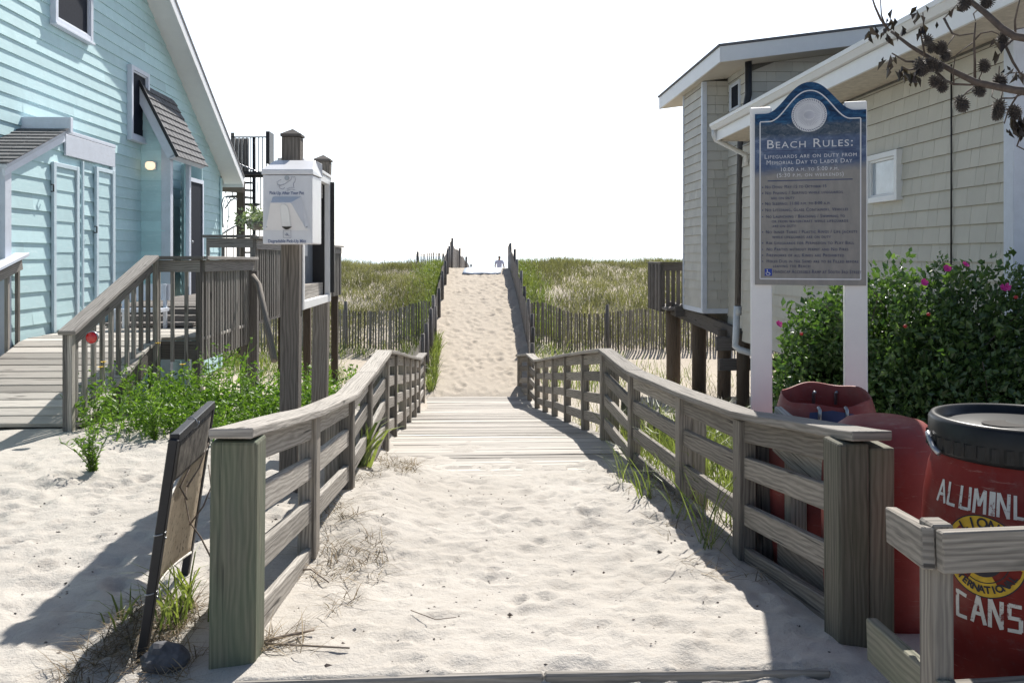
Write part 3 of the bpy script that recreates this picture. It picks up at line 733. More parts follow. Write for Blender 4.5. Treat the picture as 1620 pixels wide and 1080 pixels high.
for k in range(35):
    a = R(205) - k * R(230) / 34
    vs, fs = text_mesh('SEAL OF THE TOWN OF SOUTH BETHANY DELAWARE'.replace(' ', '')[k], .012, 0); o = len(V_)
    for v in vs:
        rr = a - R(90); x = v.x * math.cos(rr) - v.y * math.sin(rr) + SR * .76 * math.cos(a); y = v.x * math.sin(rr) + v.y * math.cos(rr) + SR * .76 * math.sin(a); V_.append(B3D(sx + x, sz + y, .0022))
    F_ += [tuple(o + i for i in f) for f in fs]
s = MB(); s.add(V_, F_); s.build('seal_lettering', M['seal_grey'], SE)
def put_text(lines, mat, name, outline=None):
    s = MB()
    for body, px, py, size, align, width in lines:
        vs, fs = text_mesh(body, size, .0006, 1.0, .0, align, .76, 1.12)
        w_ = max(v.x for v in vs) - min(v.x for v in vs); k = width / w_ if width else 1.2
        x0 = (px - 1277.5) * kz
        s.add([B3D(x0 + v.x * k, zf(py) + v.y, .0016 + v.z) for v in vs], fs)
    return s.build(name, mat, board)
put_text([('Beach Rules:', 1277, 228, .072, 'CENTER', .475)], M['sign_cream'], 'title_lettering')
put_text([('Lifeguards are on duty from', 1278, 247, .037, 'CENTER', .51), ('Memorial Day to Labor Day', 1276, 256.5, .037, 'CENTER', .475), ('10:00 a.m. to 5:00 p.m.', 1277, 268, .033, 'CENTER', .32), ('(5:30 p.m. on weekends)', 1278, 277, .033, 'CENTER', .37)], M['sign_cream'], 'hours_lettering')
rules = [('No Dogs: May 15 to October 15', 1210, 295.5, 92), ('No Fishing / Surfing while lifeguards', 1210, 305, 116), ('are on duty', 1219, 313, 36), ('No Sleeping: 11:00 p.m. to 8:00 a.m.', 1210, 322, 98), ('No Littering, Glass Containers, Vehicles', 1210, 332, 124), ('No Launching / Beaching / Swimming to', 1211, 342.5, 118), ('or from watercraft while lifeguards', 1220, 350, 114), ('are on duty', 1221, 357.5, 36), ('No Inner Tubes / Plastic Rings / Life Jackets', 1211, 367, 136), ('while lifeguards are on duty', 1221, 375, 88), ('Ask Lifeguards for Permission to Play Ball', 1211, 384.5, 132), ('No Parties without permit and No Fires', 1212, 394.5, 122), ('Fireworks of all Kinds are Prohibited', 1212, 404, 116), ('Holes Dug in the Sand are to be Filled before', 1212, 413.5, 137), ('leaving the Beach', 1222, 421, 56), ('Handicap Accessible Ramp at South 3rd Street', 1222, 430, 131)]
put_text([(t_, x, y, .0265 if 'Handicap' not in t_ else .030, 'LEFT', w_ * kz) for t_, x, y, w_ in rules], M['sign_navy'], 'rules_lettering')
s = MB(); strip(s, [((1214 - 1277.5) * kz, zf(285.5)), ((1341 - 1277.5) * kz, zf(285.5))], .006); strip(s, [((1206 - 1277.5) * kz, zf(238)), ((1346 - 1277.5) * kz, zf(238))], .005); s.build('divider_line', M['sign_navy'], board)
s = MB()
for y in (295.5, 305, 322, 332, 342.5, 367, 384.5, 394.5, 404, 413.5): strip(s, [((1206 - 1277.5) * kz - .003, zf(y)), ((1206 - 1277.5) * kz + .004, zf(y))], .006)
s.build('bullet_marks', M['sign_navy'], board)
s = MB(); q = ((1215 - 1277.5) * kz, zf(431)); strip(s, [(q[0] - .021, q[1]), (q[0] + .021, q[1])], .042, .0012); AB = s.build('access_symbol', mat_flat('access_blue', (.02, .05, .30), .5), board)
s = MB(); strip(s, [(q[0] - .006, q[1] + .010), (q[0] - .004, q[1] - .001), (q[0] + .007, q[1] - .002), (q[0] + .011, q[1] - .012)], .004, .002)
a_ = [(q[0] - .001 + .012 * math.cos(R(t_)), q[1] - .005 + .011 * math.sin(R(t_))) for t_ in range(140, 341, 20)]; strip(s, a_, .003, .002)
strip(s, [(q[0] - .009, q[1] + .015), (q[0] - .004, q[1] + .015)], .006, .002); s.build('wheelchair_figure', M['sign_cream'], AB)
# ---------------------------------------------------------------- window helper
def window(parent, c, U, V, Nn, w_, h_, fw, mat_f, mat_p, depth=.045, sill=False):
    c, U, V, Nn = map(Vector, (c, U, V, Nn)); s = MB()
    for sx_ in (-1, 1): s.beam(c + U * sx_ * (w_ / 2 + fw / 2) - V * (h_ / 2 + fw) + Nn * depth * .5, c + U * sx_ * (w_ / 2 + fw / 2) + V * (h_ / 2 + fw) + Nn * depth * .5, fw, depth + .03, Nn)
    for sy_ in (-1, 1): s.beam(c - U * (w_ / 2) + V * sy_ * (h_ / 2 + fw / 2) + Nn * (depth * .5 - .002), c + U * (w_ / 2) + V * sy_ * (h_ / 2 + fw / 2) + Nn * (depth * .5 - .002), fw, depth + .028, Nn)
    # inner sash
    for sx_ in (-1, 1): s.beam(c + U * sx_ * (w_ / 2 - .012) - V * (h_ / 2) + Nn * depth * .45, c + U * sx_ * (w_ / 2 - .012) + V * (h_ / 2) + Nn * depth * .45, .026, depth * .8, Nn)
    for sy_ in (-1, 1): s.beam(c - U * (w_ / 2 - .025) + V * sy_ * (h_ / 2 - .012) + Nn * depth * .44, c + U * (w_ / 2 - .025) + V * sy_ * (h_ / 2 - .012) + Nn * depth * .44, .026, depth * .8, Nn)
    if sill: s.beam(c - U * (w_ / 2 + fw + .02) - V * (h_ / 2 + fw + .012) + Nn * .04, c + U * (w_ / 2 + fw + .02) - V * (h_ / 2 + fw + .012) + Nn * .04, .03, .09, Nn)
    o = s.build('window', mat_f, parent, bevel=.003)
    s = MB(); s.beam(c - V * (h_ / 2) + Nn * .012, c + V * (h_ / 2) + Nn * .012, w_, .012, Nn); s.build('pane', mat_p, o)
    return o

# ---------------------------------------------------------------- aqua house
XH = -5.4
T = HOUSE = thing('beach_house', (XH, 12, -1), 'turquoise lap sided gabled house with dark screened windows and a small awning', 'house')
YE, ZE, RY, SL = 19.35, 3.28, 11.4, .57
zr = lambda y: ZE + SL * (YE - y) if y > RY else ZE + SL * (YE - RY) - SL * (RY - y)
Z0 = -.9
def clipH(v):
    z = Z0 + v
    if z <= ZE: return (2 * RY - YE, YE)
    k = (z - ZE) / SL; return (2 * RY - YE + k, YE - k) if YE - k > RY else (RY, RY)
s = MB(); s.lap((XH, 0, Z0), (0, 1, 0), Z, (1, 0, 0), clipH, zr(RY) - Z0 - .02, .165, .02)
s.build('wall', M['aqua'], T)
s = MB(); yn = 2 * RY - YE
s.prism([(XH - .02, yn + .01, Z0), (XH - .02, YE - .01, Z0), (XH - .02, YE - .01, ZE), (XH - .02, RY, zr(RY)), (XH - .02, yn + .01, ZE)], (-8, 0, 0)); s.build('house_body', M['aqua'], T)
for sgn in (1, -1):   # roof slabs with overhang
    e = YE + .32 if sgn > 0 else yn - .32; ez = ZE - SL * .32
    up = Vector((0, -sgn * SL, 0)); nrm = Vector((0, sgn * SL, 1)).normalized()
    s = MB(); p = [(XH + .44, e, ez + .10), (XH + .44, RY, zr(RY) + .10), (XH - 8.4, RY, zr(RY) + .10), (XH - 8.4, e, ez + .10)]
    s.prism(p if sgn < 0 else p[::-1], nrm * .05); s.build('roof', M['roof'], T)
    s = MB(); p = [(XH + .41, e, ez - .02), (XH + .41, RY, zr(RY) - .02), (XH + .004, RY, zr(RY) - .02), (XH + .004, e, ez - .02)]
    s.prism(p if sgn < 0 else p[::-1], nrm * .02); s.build('soffit', M['white'], T)
    s = MB(); s.beam((XH + .415, e, ez + .02), (XH + .415, RY, zr(RY) + .02), .028, .20, nrm); s.build('rake_board', M['white'], T, bevel=.003)
    s = MB(); s.beam((XH + .42, e + sgn * .015, ez + .01), (XH - 8.3, e + sgn * .015, ez + .01), .03, .2); s.build('fascia', M['white'], T)
s = MB(); s.box(XH + .018, XH + .045, YE - .10, YE + .02, Z0, ZE - .1); s.build('corner_board', M['aqua'], T, bevel=.003)
a = onX(78, 70, XH); b_ = onX(138, 70, XH)
wy0, wy1 = a.y + .07, b_.y - .07
window(T, (XH + .02, (wy0 + wy1) / 2, 5.12), (0, 1, 0), Z, (1, 0, 0), wy1 - wy0, 1.1, .075, M['lavender'], M['dark_screen'], .05, True)
a = onX(200, 105, XH); b_ = onX(229, 118, XH)
window(T, (XH + .02, (a.y + b_.y) / 2, 3.93), (0, 1, 0), Z, (1, 0, 0), b_.y - a.y - .14, 1.02, .07, M['lavender'], M['dark_screen'], .05, True)
# entry vestibule
XV = -5.0; YV0, YV1 = 14.75, 16.75
ztop = lambda x: 4.25 - (x - XH) * 1.85
s = MB()
s.lap((XH, YV0, Z0), (1, 0, 0), Z, (0, -1, 0), lambda v: (0, min(XV - XH, max(0, (4.25 - (Z0 + v)) / 1.85))), 5.1, .165, .014)
s.build('vestibule_wall', M['aqua'], T)
s = MB(); s.box(XV - .03, XV - .005, 15.78, 15.95, Z0, 3.2); s.box(XH + .02, XV - .03, YV0 + .02, YV0 + .06, Z0, 3.4); s.box(XH + .02, XV, 16.72, 16.76, Z0, 3.2)
s.lap((XH + .07, 14.8, Z0), (0, 1, 0), Z, (1, 0, 0), lambda v: (0, 1.0), 4.0, .165, .012); s.build('vestibule_wall', M['aqua'], T)
s = MB(); s.beam((XV + .01, 14.80, Z0), (XV + .01, 14.80, 3.42), .15, .13, (0, 1, 0)); s.beam((XV + .01, 15.86, Z0), (XV + .01, 15.86, 3.2), .09, .10, (0, 1, 0)); s.build('porch_trim', M['lavender'], T, bevel=.004)
s = MB(); s.box(XV - .02, XV + .012, 15.95, 16.68, .75, 2.83); d_ = s.build('door', M['dark_screen'], T)
s = MB(); s.box(XV - .02, XV + .03, 16.68, 16.74, .7, 2.9); s.box(XV - .02, XV + .03, 15.92, 16.68, 2.83, 2.9); s.build('door_frame', M['lavender'], d_)
s = MB(); s.lathe([(0, -.03), (.02, -.02), (.026, 0), (.02, .02), (0, .03)], (XV + .035, 16.04, 1.75), 10); s.build('handle', M['grey_metal'], d_)
# awning
aw = [Vector((XH + .02, 14.62, 4.33)), Vector((XH + .02, 16.25, 4.33)), Vector((XV + .22, 16.25, 3.14)), Vector((XV + .22, 14.62, 3.14))]
down = (aw[3] - aw[0]); Ld = down.length; down.normalize(); An = Vector((0, 1, 0)).cross(down).normalized()
if An.z < 0: An = -An
s = MB(); s.prism([p - An * .02 for p in aw], -An * .07); A = s.build('awning', M['lavender'], T)
s = MB(); s.shakes(aw[3] + down * .03 - Vector((0, .03, 0)), (0, 1, 0), -down, An, lambda v: (0, 1.69), Ld, .135, .19, .23, .022, .02); s.prism([p - An * .018 for p in aw], An * .012); s.build('awning_shingles', M['roof'], A)
s = MB(); s.beam(aw[0] + An * .012 - Vector((0, .045, 0)), aw[3] + An * .012 - Vector((0, .045, 0)) + down * .04, .02, .05, An); s.build('drip_edge', M['black_metal'], A)
s = MB(); s.beam(aw[0] - An * .075, aw[3] - An * .075, .04, .15, An); s.beam(aw[3] - An * .06 - Vector((0, .02, 0)), aw[2] - An * .06, .035, .11, An); s.build('fascia', M['lavender'], A, bevel=.003)
# porch lamp (lit)
lp = Vector((XH + .20, YV0 - .02, 2.97))
s = MB(); s.beam(lp + Vector((0, .0, 0)), lp + Vector((0, -.04, 0)), .13, .13, Z); L_ = s.build('porch_lamp', M['white'], T, bevel=.01)
m, n, b = new_mat('lamp_glass'); b.inputs['Base Color'].default_value = (.8, .7, .6, 1); b.inputs['Emission Color'].default_value = (1, .72, .45, 1); b.inputs['Emission Strength'].default_value = .75
s = MB(); s.lathe([(0, -.075), (.04, -.07), (.072, -.035), (.078, 0), (.07, .04), (.045, .06), (0, .062)], lp + Vector((0, -.11, 0)), 20); s.build('lamp_globe', m, L_)
s = MB(); s.beam((XH + .085, 15.35, 2.02), (XH + .095, 15.35, 2.02), .075, .11, (0, 1, 0)); s.build('outlet_cover', M['letter_white'], T)
# garden hose and outdoor shower by the corner
T = thing('outdoor_shower', (XH + .1, 19.2, 0), 'thin shower pipe with a looped hose on the turquoise corner', 'shower')
s = MB(); q = lambda px, py, d=19.0: at(px, py, d)
s.tube([q(352, 360), q(351, 322), q(354, 312), q(361, 310), q(366, 318)], .014, 6); s.build('pipe', M['grey_metal'], T)
s = MB(); s.tube([q(356, 330), q(364, 318), q(371, 314)], .018, 6); s.lathe([(0, .03), (.05, .0), (.05, -.02), (0, -.02)], q(371.5, 314.5), 10); s.build('shower_head', M['grey_metal'], T)
s = MB(); pts = [q(357 + 4.5 * math.sin(t), 338 - 26 * math.cos(t) + 2 * t * .3, 18.95) for t in np.linspace(0, 6.0, 30)]; s.tube(pts, .011, 5); s.build('hose', M['pvc'], T)

# ---------------------------------------------------------------- lean-to shed on the aqua house
XS = -4.95
T = thing('storage_shed', (XS, 10.5, .4), 'turquoise lean-to shed with white trimmed plank doors on the wooden deck', 'shed')
YS0, YS1, YS2 = 9.62, 10.9, 12.45
zs = lambda y: 2.45 + (y - YS0) * .42 if y < YS1 else 2.99
ZB = -.2
s = MB()
def clipS(v):
    z = ZB + v
    return (0, YS2 - YS0) if z < 2.45 else (min((z - 2.45) / .42, YS1 - YS0 + .02), YS2 - YS0)
s.lap((XS, YS0, ZB), (0, 1, 0), Z, (1, 0, 0), clipS, 2.98 - ZB, .185, .022)
s.lap((XS - 2.2, YS0, ZB), (1, 0, 0), Z, (0, -1, 0), lambda v: (0, 2.2), 2.45 - ZB, .185, .022); s.build('wall', M['aqua'], T)
s = MB(); s.prism([(XS - .01, YS0 + .01, ZB), (XS - .01, YS2, ZB), (XS - .01, YS2, 2.97), (XS - .01, YS1, 2.97), (XS - .01, YS0 + .01, 2.43)], (-2.2, 0, 0)); s.build('shed_body', M['aqua'], T)
s = MB(); s.box(XS - .10, XS + .035, YS0 - .035, YS0 + .10, ZB, 2.47); s.build('corner_board', M['lavender'], T, bevel=.004)
r0 = Vector((XS + .10, YS0 - .12, 2.42)); r1 = Vector((XS + .10, YS1, 2.98)); rn = (r1 - r0).cross(Vector((-1, 0, 0))).normalized()
if rn.z < 0: rn = -rn
s = MB(); s.prism([r0, r1, r1 + Vector((-2.5, 0, 0)), r0 + Vector((-2.5, 0, 0))], rn * .045); RF = s.build('roof', M['lavender'], T)
s = MB(); s.shakes(r0 + rn * .05 + Vector((-2.5, -.02, 0)), (1, 0, 0), (r1 - r0).normalized(), rn, lambda v: (0, 2.54), (r1 - r0).length, .14, .15, .34, .016, .006); s.build('roof_shingles', M['roof'], RF)
s = MB(); s.box(XS - 2.4, XS + .14, YS1 - .02, YS1 + .05, 2.98, 3.17); s.build('ridge_board', M['lavender'], T, bevel=.005)
s = MB(); s.box(XS - 2.3, XS + .05, YS1 + .05, YS2 + .02, 2.985, 3.03); s.box(XS + .024, XS + .05, YS1 + .06, YS2, 2.72, 2.98); s.build('top_trim', M['lavender'], T, bevel=.004)
s = MB(); s.beam(Vector((XS + .05, YS0 - .1, 2.39)), Vector((XS + .05, YS1, 2.93)), .03, .10, rn); s.build('rake_board', M['lavender'], T, bevel=.003)
for pa, pb, zt, hp in ((80, 117, 2.56, (80, 296)), (148, 174, 2.62, (149, 362))):
    ya, yb = onX(pa, 400, XS).y, onX(pb, 400, XS).y
    s = MB(); s.lap((XS + .024, ya + .05, .62), (0, 1, 0), Z, (1, 0, 0), lambda v: (0, yb - ya - .10), zt - .62, .185, .012); D_ = s.build('door', M['aqua'], T)
    s = MB()
    for yy in (ya, yb): s.box(XS + .02, XS + .055, yy - .03, yy + .04, .6, zt + .05)
    s.box(XS + .02, XS + .053, ya + .04, yb - .03, zt, zt + .05); s.build('door_trim', M['aqua_trim'], D_, bevel=.003)
    h = onX(hp[0], hp[1], XS + .06); s = MB(); s.tube([h + Vector((0, .01, .03)), h + Vector((.03, .01, .03)), h + Vector((.03, .01, -.05)), h + Vector((0, .01, -.05))], .009, 6); s.build('handle', M['black_metal'], D_)
s = MB(); s.box(XS + .02, XS + .05, YS2 - .09, YS2 + .01, .5, 2.72); s.box(XS + .02, XS + .045, onX(120, 400, XS).y + .1, onX(120, 400, XS).y + .14, .5, 2.7) ; s.build('corner_board', M['aqua_trim'], T, bevel=.003)

# ---------------------------------------------------------------- wooden deck and ramp
T = thing('wooden_deck', (-3.5, 9.9, 0), 'weathered wooden deck and ramp with picket railings beside the turquoise house', 'deck')
s = MB(); y = 7.95; rz = lambda y: np.interp(y, [7.9, 9.85], [.02, .60])
while y < 12.2:
    x0 = -4.86 if y > 8.75 else -6.2; z0_ = float(rz(y)); z1_ = float(rz(y + .142)); x1 = -3.42 if y < 9.85 else -2.98
    s.beam((x0, y + .071, (z0_ + z1_) / 2 - .018 + random.uniform(-.003, .003)), (x1 + random.uniform(-.015, .015), y + .071, (z0_ + z1_) / 2 - .018 + random.uniform(-.003, .003)), .142, .036, (0, -(z1_ - z0_), .142)); y += .154
s.build('deck_boards', M['deck_wood'], T, bevel=.003)
s = MB()
for x in (-3.46, -4.82): s.beam((x, 8.0, -.12), (x, 9.9, .46), .04, .2)
s.box(-5.0, -2.98, 9.93, 9.97, .36, .56); s.box(-3.03, -2.99, 9.97, 12.2, .36, .56)
for x, y in ((-3.46, 9.85), (-3.05, 10.05), (-3.05, 12.1), (-4.8, 9.9)): s.beam((x, y, gz(x, y) - .3), (x, y, .5), .1, .1, (0, 1, 0))
s.build('deck_frame', M['dark_wood'], T)
M['post_grey'] = mat_wood('dark_grey_rail_wood', (.13, .12, .112), (.29, .27, .25))
def railing(name, p0, p1, z0, z1, hgt, sp, low, capw=.14, wood='post_grey', pk=(.038, .038), parent=None, mat_cap=None):
    p0 = Vector((*p0, z0)); p1 = Vector((*p1, z1)); parent = parent or T
    s = MB(); a = (p1 - p0).normalized(); s.beam(p0 + Vector((0, 0, hgt - .02)) - a * .06, p1 + Vector((0, 0, hgt - .02)) + a * .04, capw, .038); Hh = s.build(name, M[mat_cap or wood], parent, bevel=.005)
    s = MB(); s.beam(p0 + Vector((0, 0, hgt - .11)), p1 + Vector((0, 0, hgt - .11)), .035, .13)
    s.build('stringer', M[wood], Hh)
    s = MB(); n_ = max(2, int((p1 - p0).length / sp)); sdv = a.cross(Z).normalized() * .035
    for i in range(n_ + 1):
        q = p0.lerp(p1, i / n_) + Vector((random.uniform(-.005, .005), random.uniform(-.005, .005), 0))
        s.beam(q - sdv - Vector((0, 0, low)), q - sdv + Vector((0, 0, hgt - .042)), pk[0], pk[1], sdv)
    s.build('pickets', M[wood], Hh); return Hh
H1 = railing('ramp_handrail', (-3.45, 7.78), (-3.45, 9.72), -.02, .60, .9, .2, .1, .15)
s = MB(); s.beam((-3.45, 7.80, -.2), (-3.45, 7.80, .83), .055, .07, (0, 1, 0)); s.build('post', M['grey_wood'], H1, bevel=.004)
s = MB(); s.beam((-3.42, 9.78, -.1), (-3.42, 9.78, 1.46), .05, .05, (0, 1, 0)); s.build('post', M['grey_wood'], H1, bevel=.004)
rc = at(145, 534, 7.66); M['red_lens'] = mat_flat('red_reflector', (.55, .008, .008), .15, 0, .1, 40, .8)
s = MB(); pr = [(0, -.012), (.046, -.012), (.05, -.004), (.05, .004), (.042, .012), (0, .014)]
s.lathe(pr, (0, 0, 0), 24); s.V = [(rc.x + x, rc.y - z, rc.z + y) for x, y, z in s.V]; RL = s.build('reflector', M['red_lens'], H1)
s = MB(); s.lathe([(.048, -.016), (.057, -.014), (.057, .002), (.05, .004)], (0, 0, 0), 24); s.V = [(rc.x + x, rc.y - z, rc.z + y) for x, y, z in s.V]; s.build('rim', M['grey_metal'], RL)
railing('ramp_handrail', (-4.86, 8.5), (-4.86, 9.80), .22, .55, .98, .22, .25, .15, 'grey_wood', mat_cap='lavender')
railing('deck_handrail', (-3.42, 9.84), (-2.98, 9.90), .6, .6, .9, .13, .26, .13)
railing('deck_handrail', (-2.96, 9.96), (-2.96, 12.2), .6, .585, .9, .115, .26, .13, pk=(.04, .06))
s = MB(); s.beam((-3.0, 9.92, -.4), (-3.0, 9.92, 1.46), .05, .06, (0, 1, 0)); s.build('post', M['dark_wood'], T)
# upper platform
s = MB(); y = 12.3
while y < 19.2:
    s.beam((-5.0, y + .07, .80), (-2.98, y + .07, .80), .14, .036); y += .15
s.box(-3.02, -2.97, 12.3, 19.2, .55, .78); s.box(-5, -3.03, 12.26, 12.3, .55, .78)
for k in range(3): s.box(-4.6, -3.5, 11.3 + .3 * k, 11.62 + .3 * k, .62, .66 + .07 * k)
s.build('upper_platform', M['dark_wood'], T)
railing('deck_handrail', (-3.6, 12.28), (-2.98, 12.28), .82, .82, .97, .16, .05, .12)
railing('deck_handrail', (-2.95, 12.3), (-2.95, 16.2), .82, .80, .95, .125, .22, .12, pk=(.04, .075))
railing('deck_handrail', (-2.95, 16.25), (-2.75, 18.9), .80, .80, .92, .125, .12, .12, pk=(.04, .085))
for x, y in ((-3.05, 12.4), (-3.0, 14.3), (-3.0, 16.4), (-2.85, 18.7)):
    s = MB(); s.beam((x, y, gz(x, y) - .4), (x, y, .7), .13, .13, (0, 1, 0)); s.build('support_post', M['pile_wood'], T)
s = MB(); s.tube([at(400, 436, 11.6), at(409, 450, 11.5), at(434, 570, 10.4)], [.035, .038, .042], 10); s.build('brace', M['post_wood'], T)
s = MB(); p = at(401, 440, 11.9); s.beam((p.x, p.y, gz(p.x, p.y) - .2), (p.x, p.y, p.z + .1), .12, .10, (0, 1, 0)); s.build('brace_post', M['dark_wood'], T)
# box and towel left on the upper deck
T = thing('deck_bench', (-3.9, 11.2, .6), 'small white slatted bench on the lower deck by the shed', 'bench')
s = MB(); s.box(-4.35, -3.75, 10.9, 11.2, .82, .86); s.box(-4.35, -3.75, 11.22, 11.25, .95, 1.15); s.build('seat', M['lavender'], T)
for x in (-4.3, -3.8):
    for y in (10.95, 11.2):
        s = MB(); s.beam((x, y, .6), (x, y, .82 if y < 11 else 1.15), .04, .04, (0, 1, 0)); s.build('leg', M['lavender'], T)

# ---------------------------------------------------------------- balcony and spiral stair behind the aqua house
T = thing('spiral_staircase', at(395, 560, 22), 'black metal spiral staircase and balcony behind the turquoise house', 'staircase')
s = MB(); p = at(381, 400, 21.5); s.beam((p.x, p.y, -1.2), (p.x, p.y, EYE + 112 * 21.5 / FPX), .17, .17, (0, 1, 0)); s.build('support_post', M['pile_wood'], T)
s = MB(); s.beam(at(352, 294, 21.4), at(386, 296, 21.4), .18, .28); s.beam(at(352, 281, 21.3), at(384, 281, 21.3), .1, .06); s.build('beam', M['pile_wood'], T)
cc = at(402, 300, 22.9); Rr = .85; zlo, zhi = at(0, 385, 22.6).z, at(0, 277, 22.6).z
s = MB(); s.tube([(cc.x, cc.y, -1.2), (cc.x, cc.y, at(0, 215, 22.6).z)], .045, 8); s.build('centre_pole', M['black_metal'], T)
ns = 13; st = []
for k in range(ns):
    a = R(150 + k * 32); z = zhi - (k) * .2
    s = MB(); e0 = Vector((math.cos(a - .26), math.sin(a - .26), 0)); e1 = Vector((math.cos(a + .26), math.sin(a + .26), 0)); c = Vector((cc.x, cc.y, z))
    s.prism([c + e0 * .05, c + e0 * Rr, c + e1 * Rr, c + e1 * .05], (0, 0, .05)); s.build('step', M['black_metal'], T)
    st.append((a, z))
s = MB(); hp = []
for k, (a, z) in enumerate(st):
    o = Vector((cc.x + Rr * math.cos(a), cc.y + Rr * math.sin(a), z)); s.tube([o, o + Vector((0, 0, .9))], .013, 5); hp.append(o + Vector((0, 0, .9)))
    a2 = a + .28; o = Vector((cc.x + Rr * math.cos(a2), cc.y + Rr * math.sin(a2), z - .1)); s.tube([o, o + Vector((0, 0, .9))], .013, 5)
s.build('balusters', M['black_metal'], T)
s = MB(); s.tube(hp, .022, 6); s.build('handrail', M['grey_metal'], T)
s = MB(); s.beam(at(363, 277, 22.0), at(434, 277, 22.4), .9, .06); s.beam(at(366, 217, 22.1), at(422, 217, 22.2), .03, .03); s.beam(at(363, 276, 22.0), at(424, 276, 22.1), .1, .14)
for k in range(9):
    px = 372 + k * 6.2; s.tube([at(px, 218, 22.15), at(px, 276, 22.15)], .014, 5)
s.build('landing_rail', M['black_metal'], T)
s = MB(); s.beam(at(427, 210, 21.9), at(427, 260, 21.9), .09, .5, (0, 1, 0)); s.build('gate_panel', M['black_metal'], T)
s = MB()
for px in (368, 374, 380, 386, 391): s.beam(at(px, 219 if px > 370 else 210, 22.9), at(px, 276, 22.9), .09, .02, (0, 1, 0))
s.build('balcony_slats', M['dark_wood'], T)

T = thing('hanging_basket', at(404, 362, 20.5), 'leafy hanging flower basket under the black spiral stair', 'flower basket')
bc = at(404, 362, 20.5); s = MB(); s.lathe([(0, -.02), (.12, 0), (.20, .10), (.23, .2), (.21, .2), (.18, .1), (0, .05)], bc + Vector((0, 0, -.02)), 20); s.build('bowl', M['dark_wood'], T)
s = MB(); top = at(406, 328, 20.5)
for a in (0, 2.1, 4.2): s.tube([bc + Vector((.22 * math.cos(a), .22 * math.sin(a), .18)), top], .008, 4)
s.tube([top, top + Vector((0, .1, .6))], .01, 4); s.build('chain', M['black_metal'], T)
n_ = 420; P = np.array(bc)[None] + rng.normal(size=(n_, 3)) * np.array([.22, .2, .12]) + np.array([0, 0, .24]); D = unit(rng.normal(size=(n_, 3)) + np.array([0, 0, .2]))
M['basket_leaf'] = mat_leaf('basket_leaf', (.05, .09, .03), (.35, .38, .32), .3)
V, F = leaf_arrays(P, D, .10); np_mesh('foliage', V, [F], rng.random(len(F)), M['basket_leaf'], T)

# ---------------------------------------------------------------- pet station: two capped poles, notice case, dispenser
def pole(name, px_b, py_b, px_t, py_top, d, w_, label, base_d=None):
    w_ *= .92
    pb = at(px_b, 640, d); pt = at(px_t, py_top, d)
    T = thing(name, (pb.x, pb.y, gz(pb.x, pb.y)), label, 'post', 'capped poles of the notice case')
    s = MB(); s.beam((pb.x, pb.y, gz(pb.x, pb.y) - .3), (pt.x, pt.y, pt.z - .055), w_, w_, (0, 1, 0)); s.build('shaft', M['post_wood'], T, bevel=.006)
    c = Vector((pt.x, pt.y, pt.z - .055)); k = w_ * .56; s = MB()
    vs = [c + Vector((x * k, y * k, z)) for z in (0, .016) for x, y in ((-1, -1), (1, -1), (1, 1), (-1, 1))] + [c + Vector((0, 0, .055))]
    s.add(vs, [(3, 2, 1, 0), (0, 1, 5, 4), (1, 2, 6, 5), (2, 3, 7, 6), (3, 0, 4, 7), (4, 5, 8), (5, 6, 8), (6, 7, 8), (7, 4, 8)]); s.build('cap', M['dark_wood'], T)
    return T, pb, pt
TP1, pb1, pt1 = pole('capped_pole', 458, 640, 463, 204, 5.7, .128, 'taller grey pole with a pyramid cap behind the white pet box')
TP2, pb2, pt2 = pole('capped_pole', 504, 640, 511.5, 245, 7.05, .128, 'farther grey pole with a pyramid cap at the notice case end')
T = thing('notice_case', (-1.11, 6.3, 1.14), 'white framed outdoor notice case mounted between the two capped poles', 'notice board')
xf = -1.105; ya, yb = 5.80, 6.92
def zc_(py, d): return EYE - (py - HOR) * d / FPX
zb_, zt_ = 1.15, 2.10
s = MB(); s.box(xf - .02, xf + .02, ya, ya + .05, zb_, zt_); s.box(xf - .02, xf + .02, yb - .05, yb, zb_, zt_); s.box(xf - .021, xf + .019, ya + .05, yb - .05, zb_, zb_ + .055); s.box(xf - .021, xf + .019, ya + .05, yb - .05, zt_ - .055, zt_); s.build('frame', M['white'], T, bevel=.003)
s = MB(); s.box(xf - .13, xf - .115, ya + .03, yb - .03, zb_ + .03, zt_ - .03); s.build('back_panel', mat_flat('case_back', (.22, .24, .27), .5), T)
s = MB(); s.beam((xf - .06, ya - .02, zt_ + .022), (xf - .06, yb + .02, zt_ + .012), .17, .024); s.build('case_roof', M['white'], T, bevel=.004)
s = MB(); s.box(xf - .115, xf - .025, yb - .03, yb, zb_ + .05, zt_ - .05); s.box(xf + .02, xf + .05, yb - .03, yb + .0, zb_ + .07, zt_ - .03); s.build('door_edge', M['black_metal'], T)
s = MB(); s.box(xf - .11, xf - .025, ya + .06, yb - .1, zb_ + .056, zb_ + .15); s.build('wood_block', M['grey_wood'], T)
s = MB(); s.box(xf - .11, xf - .025, ya + .06, yb - .1, zt_ - .16, zt_ - .06); s.build('wood_block', M['grey_wood'], T)
s = MB(); s.box(xf - .112, xf - .108, ya + .25, ya + .55, 1.42, 1.85); s.box(xf - .112, xf - .107, ya + .62, ya + .84, 1.5, 1.9); s.build('paper_notice', M['pvc'], T)
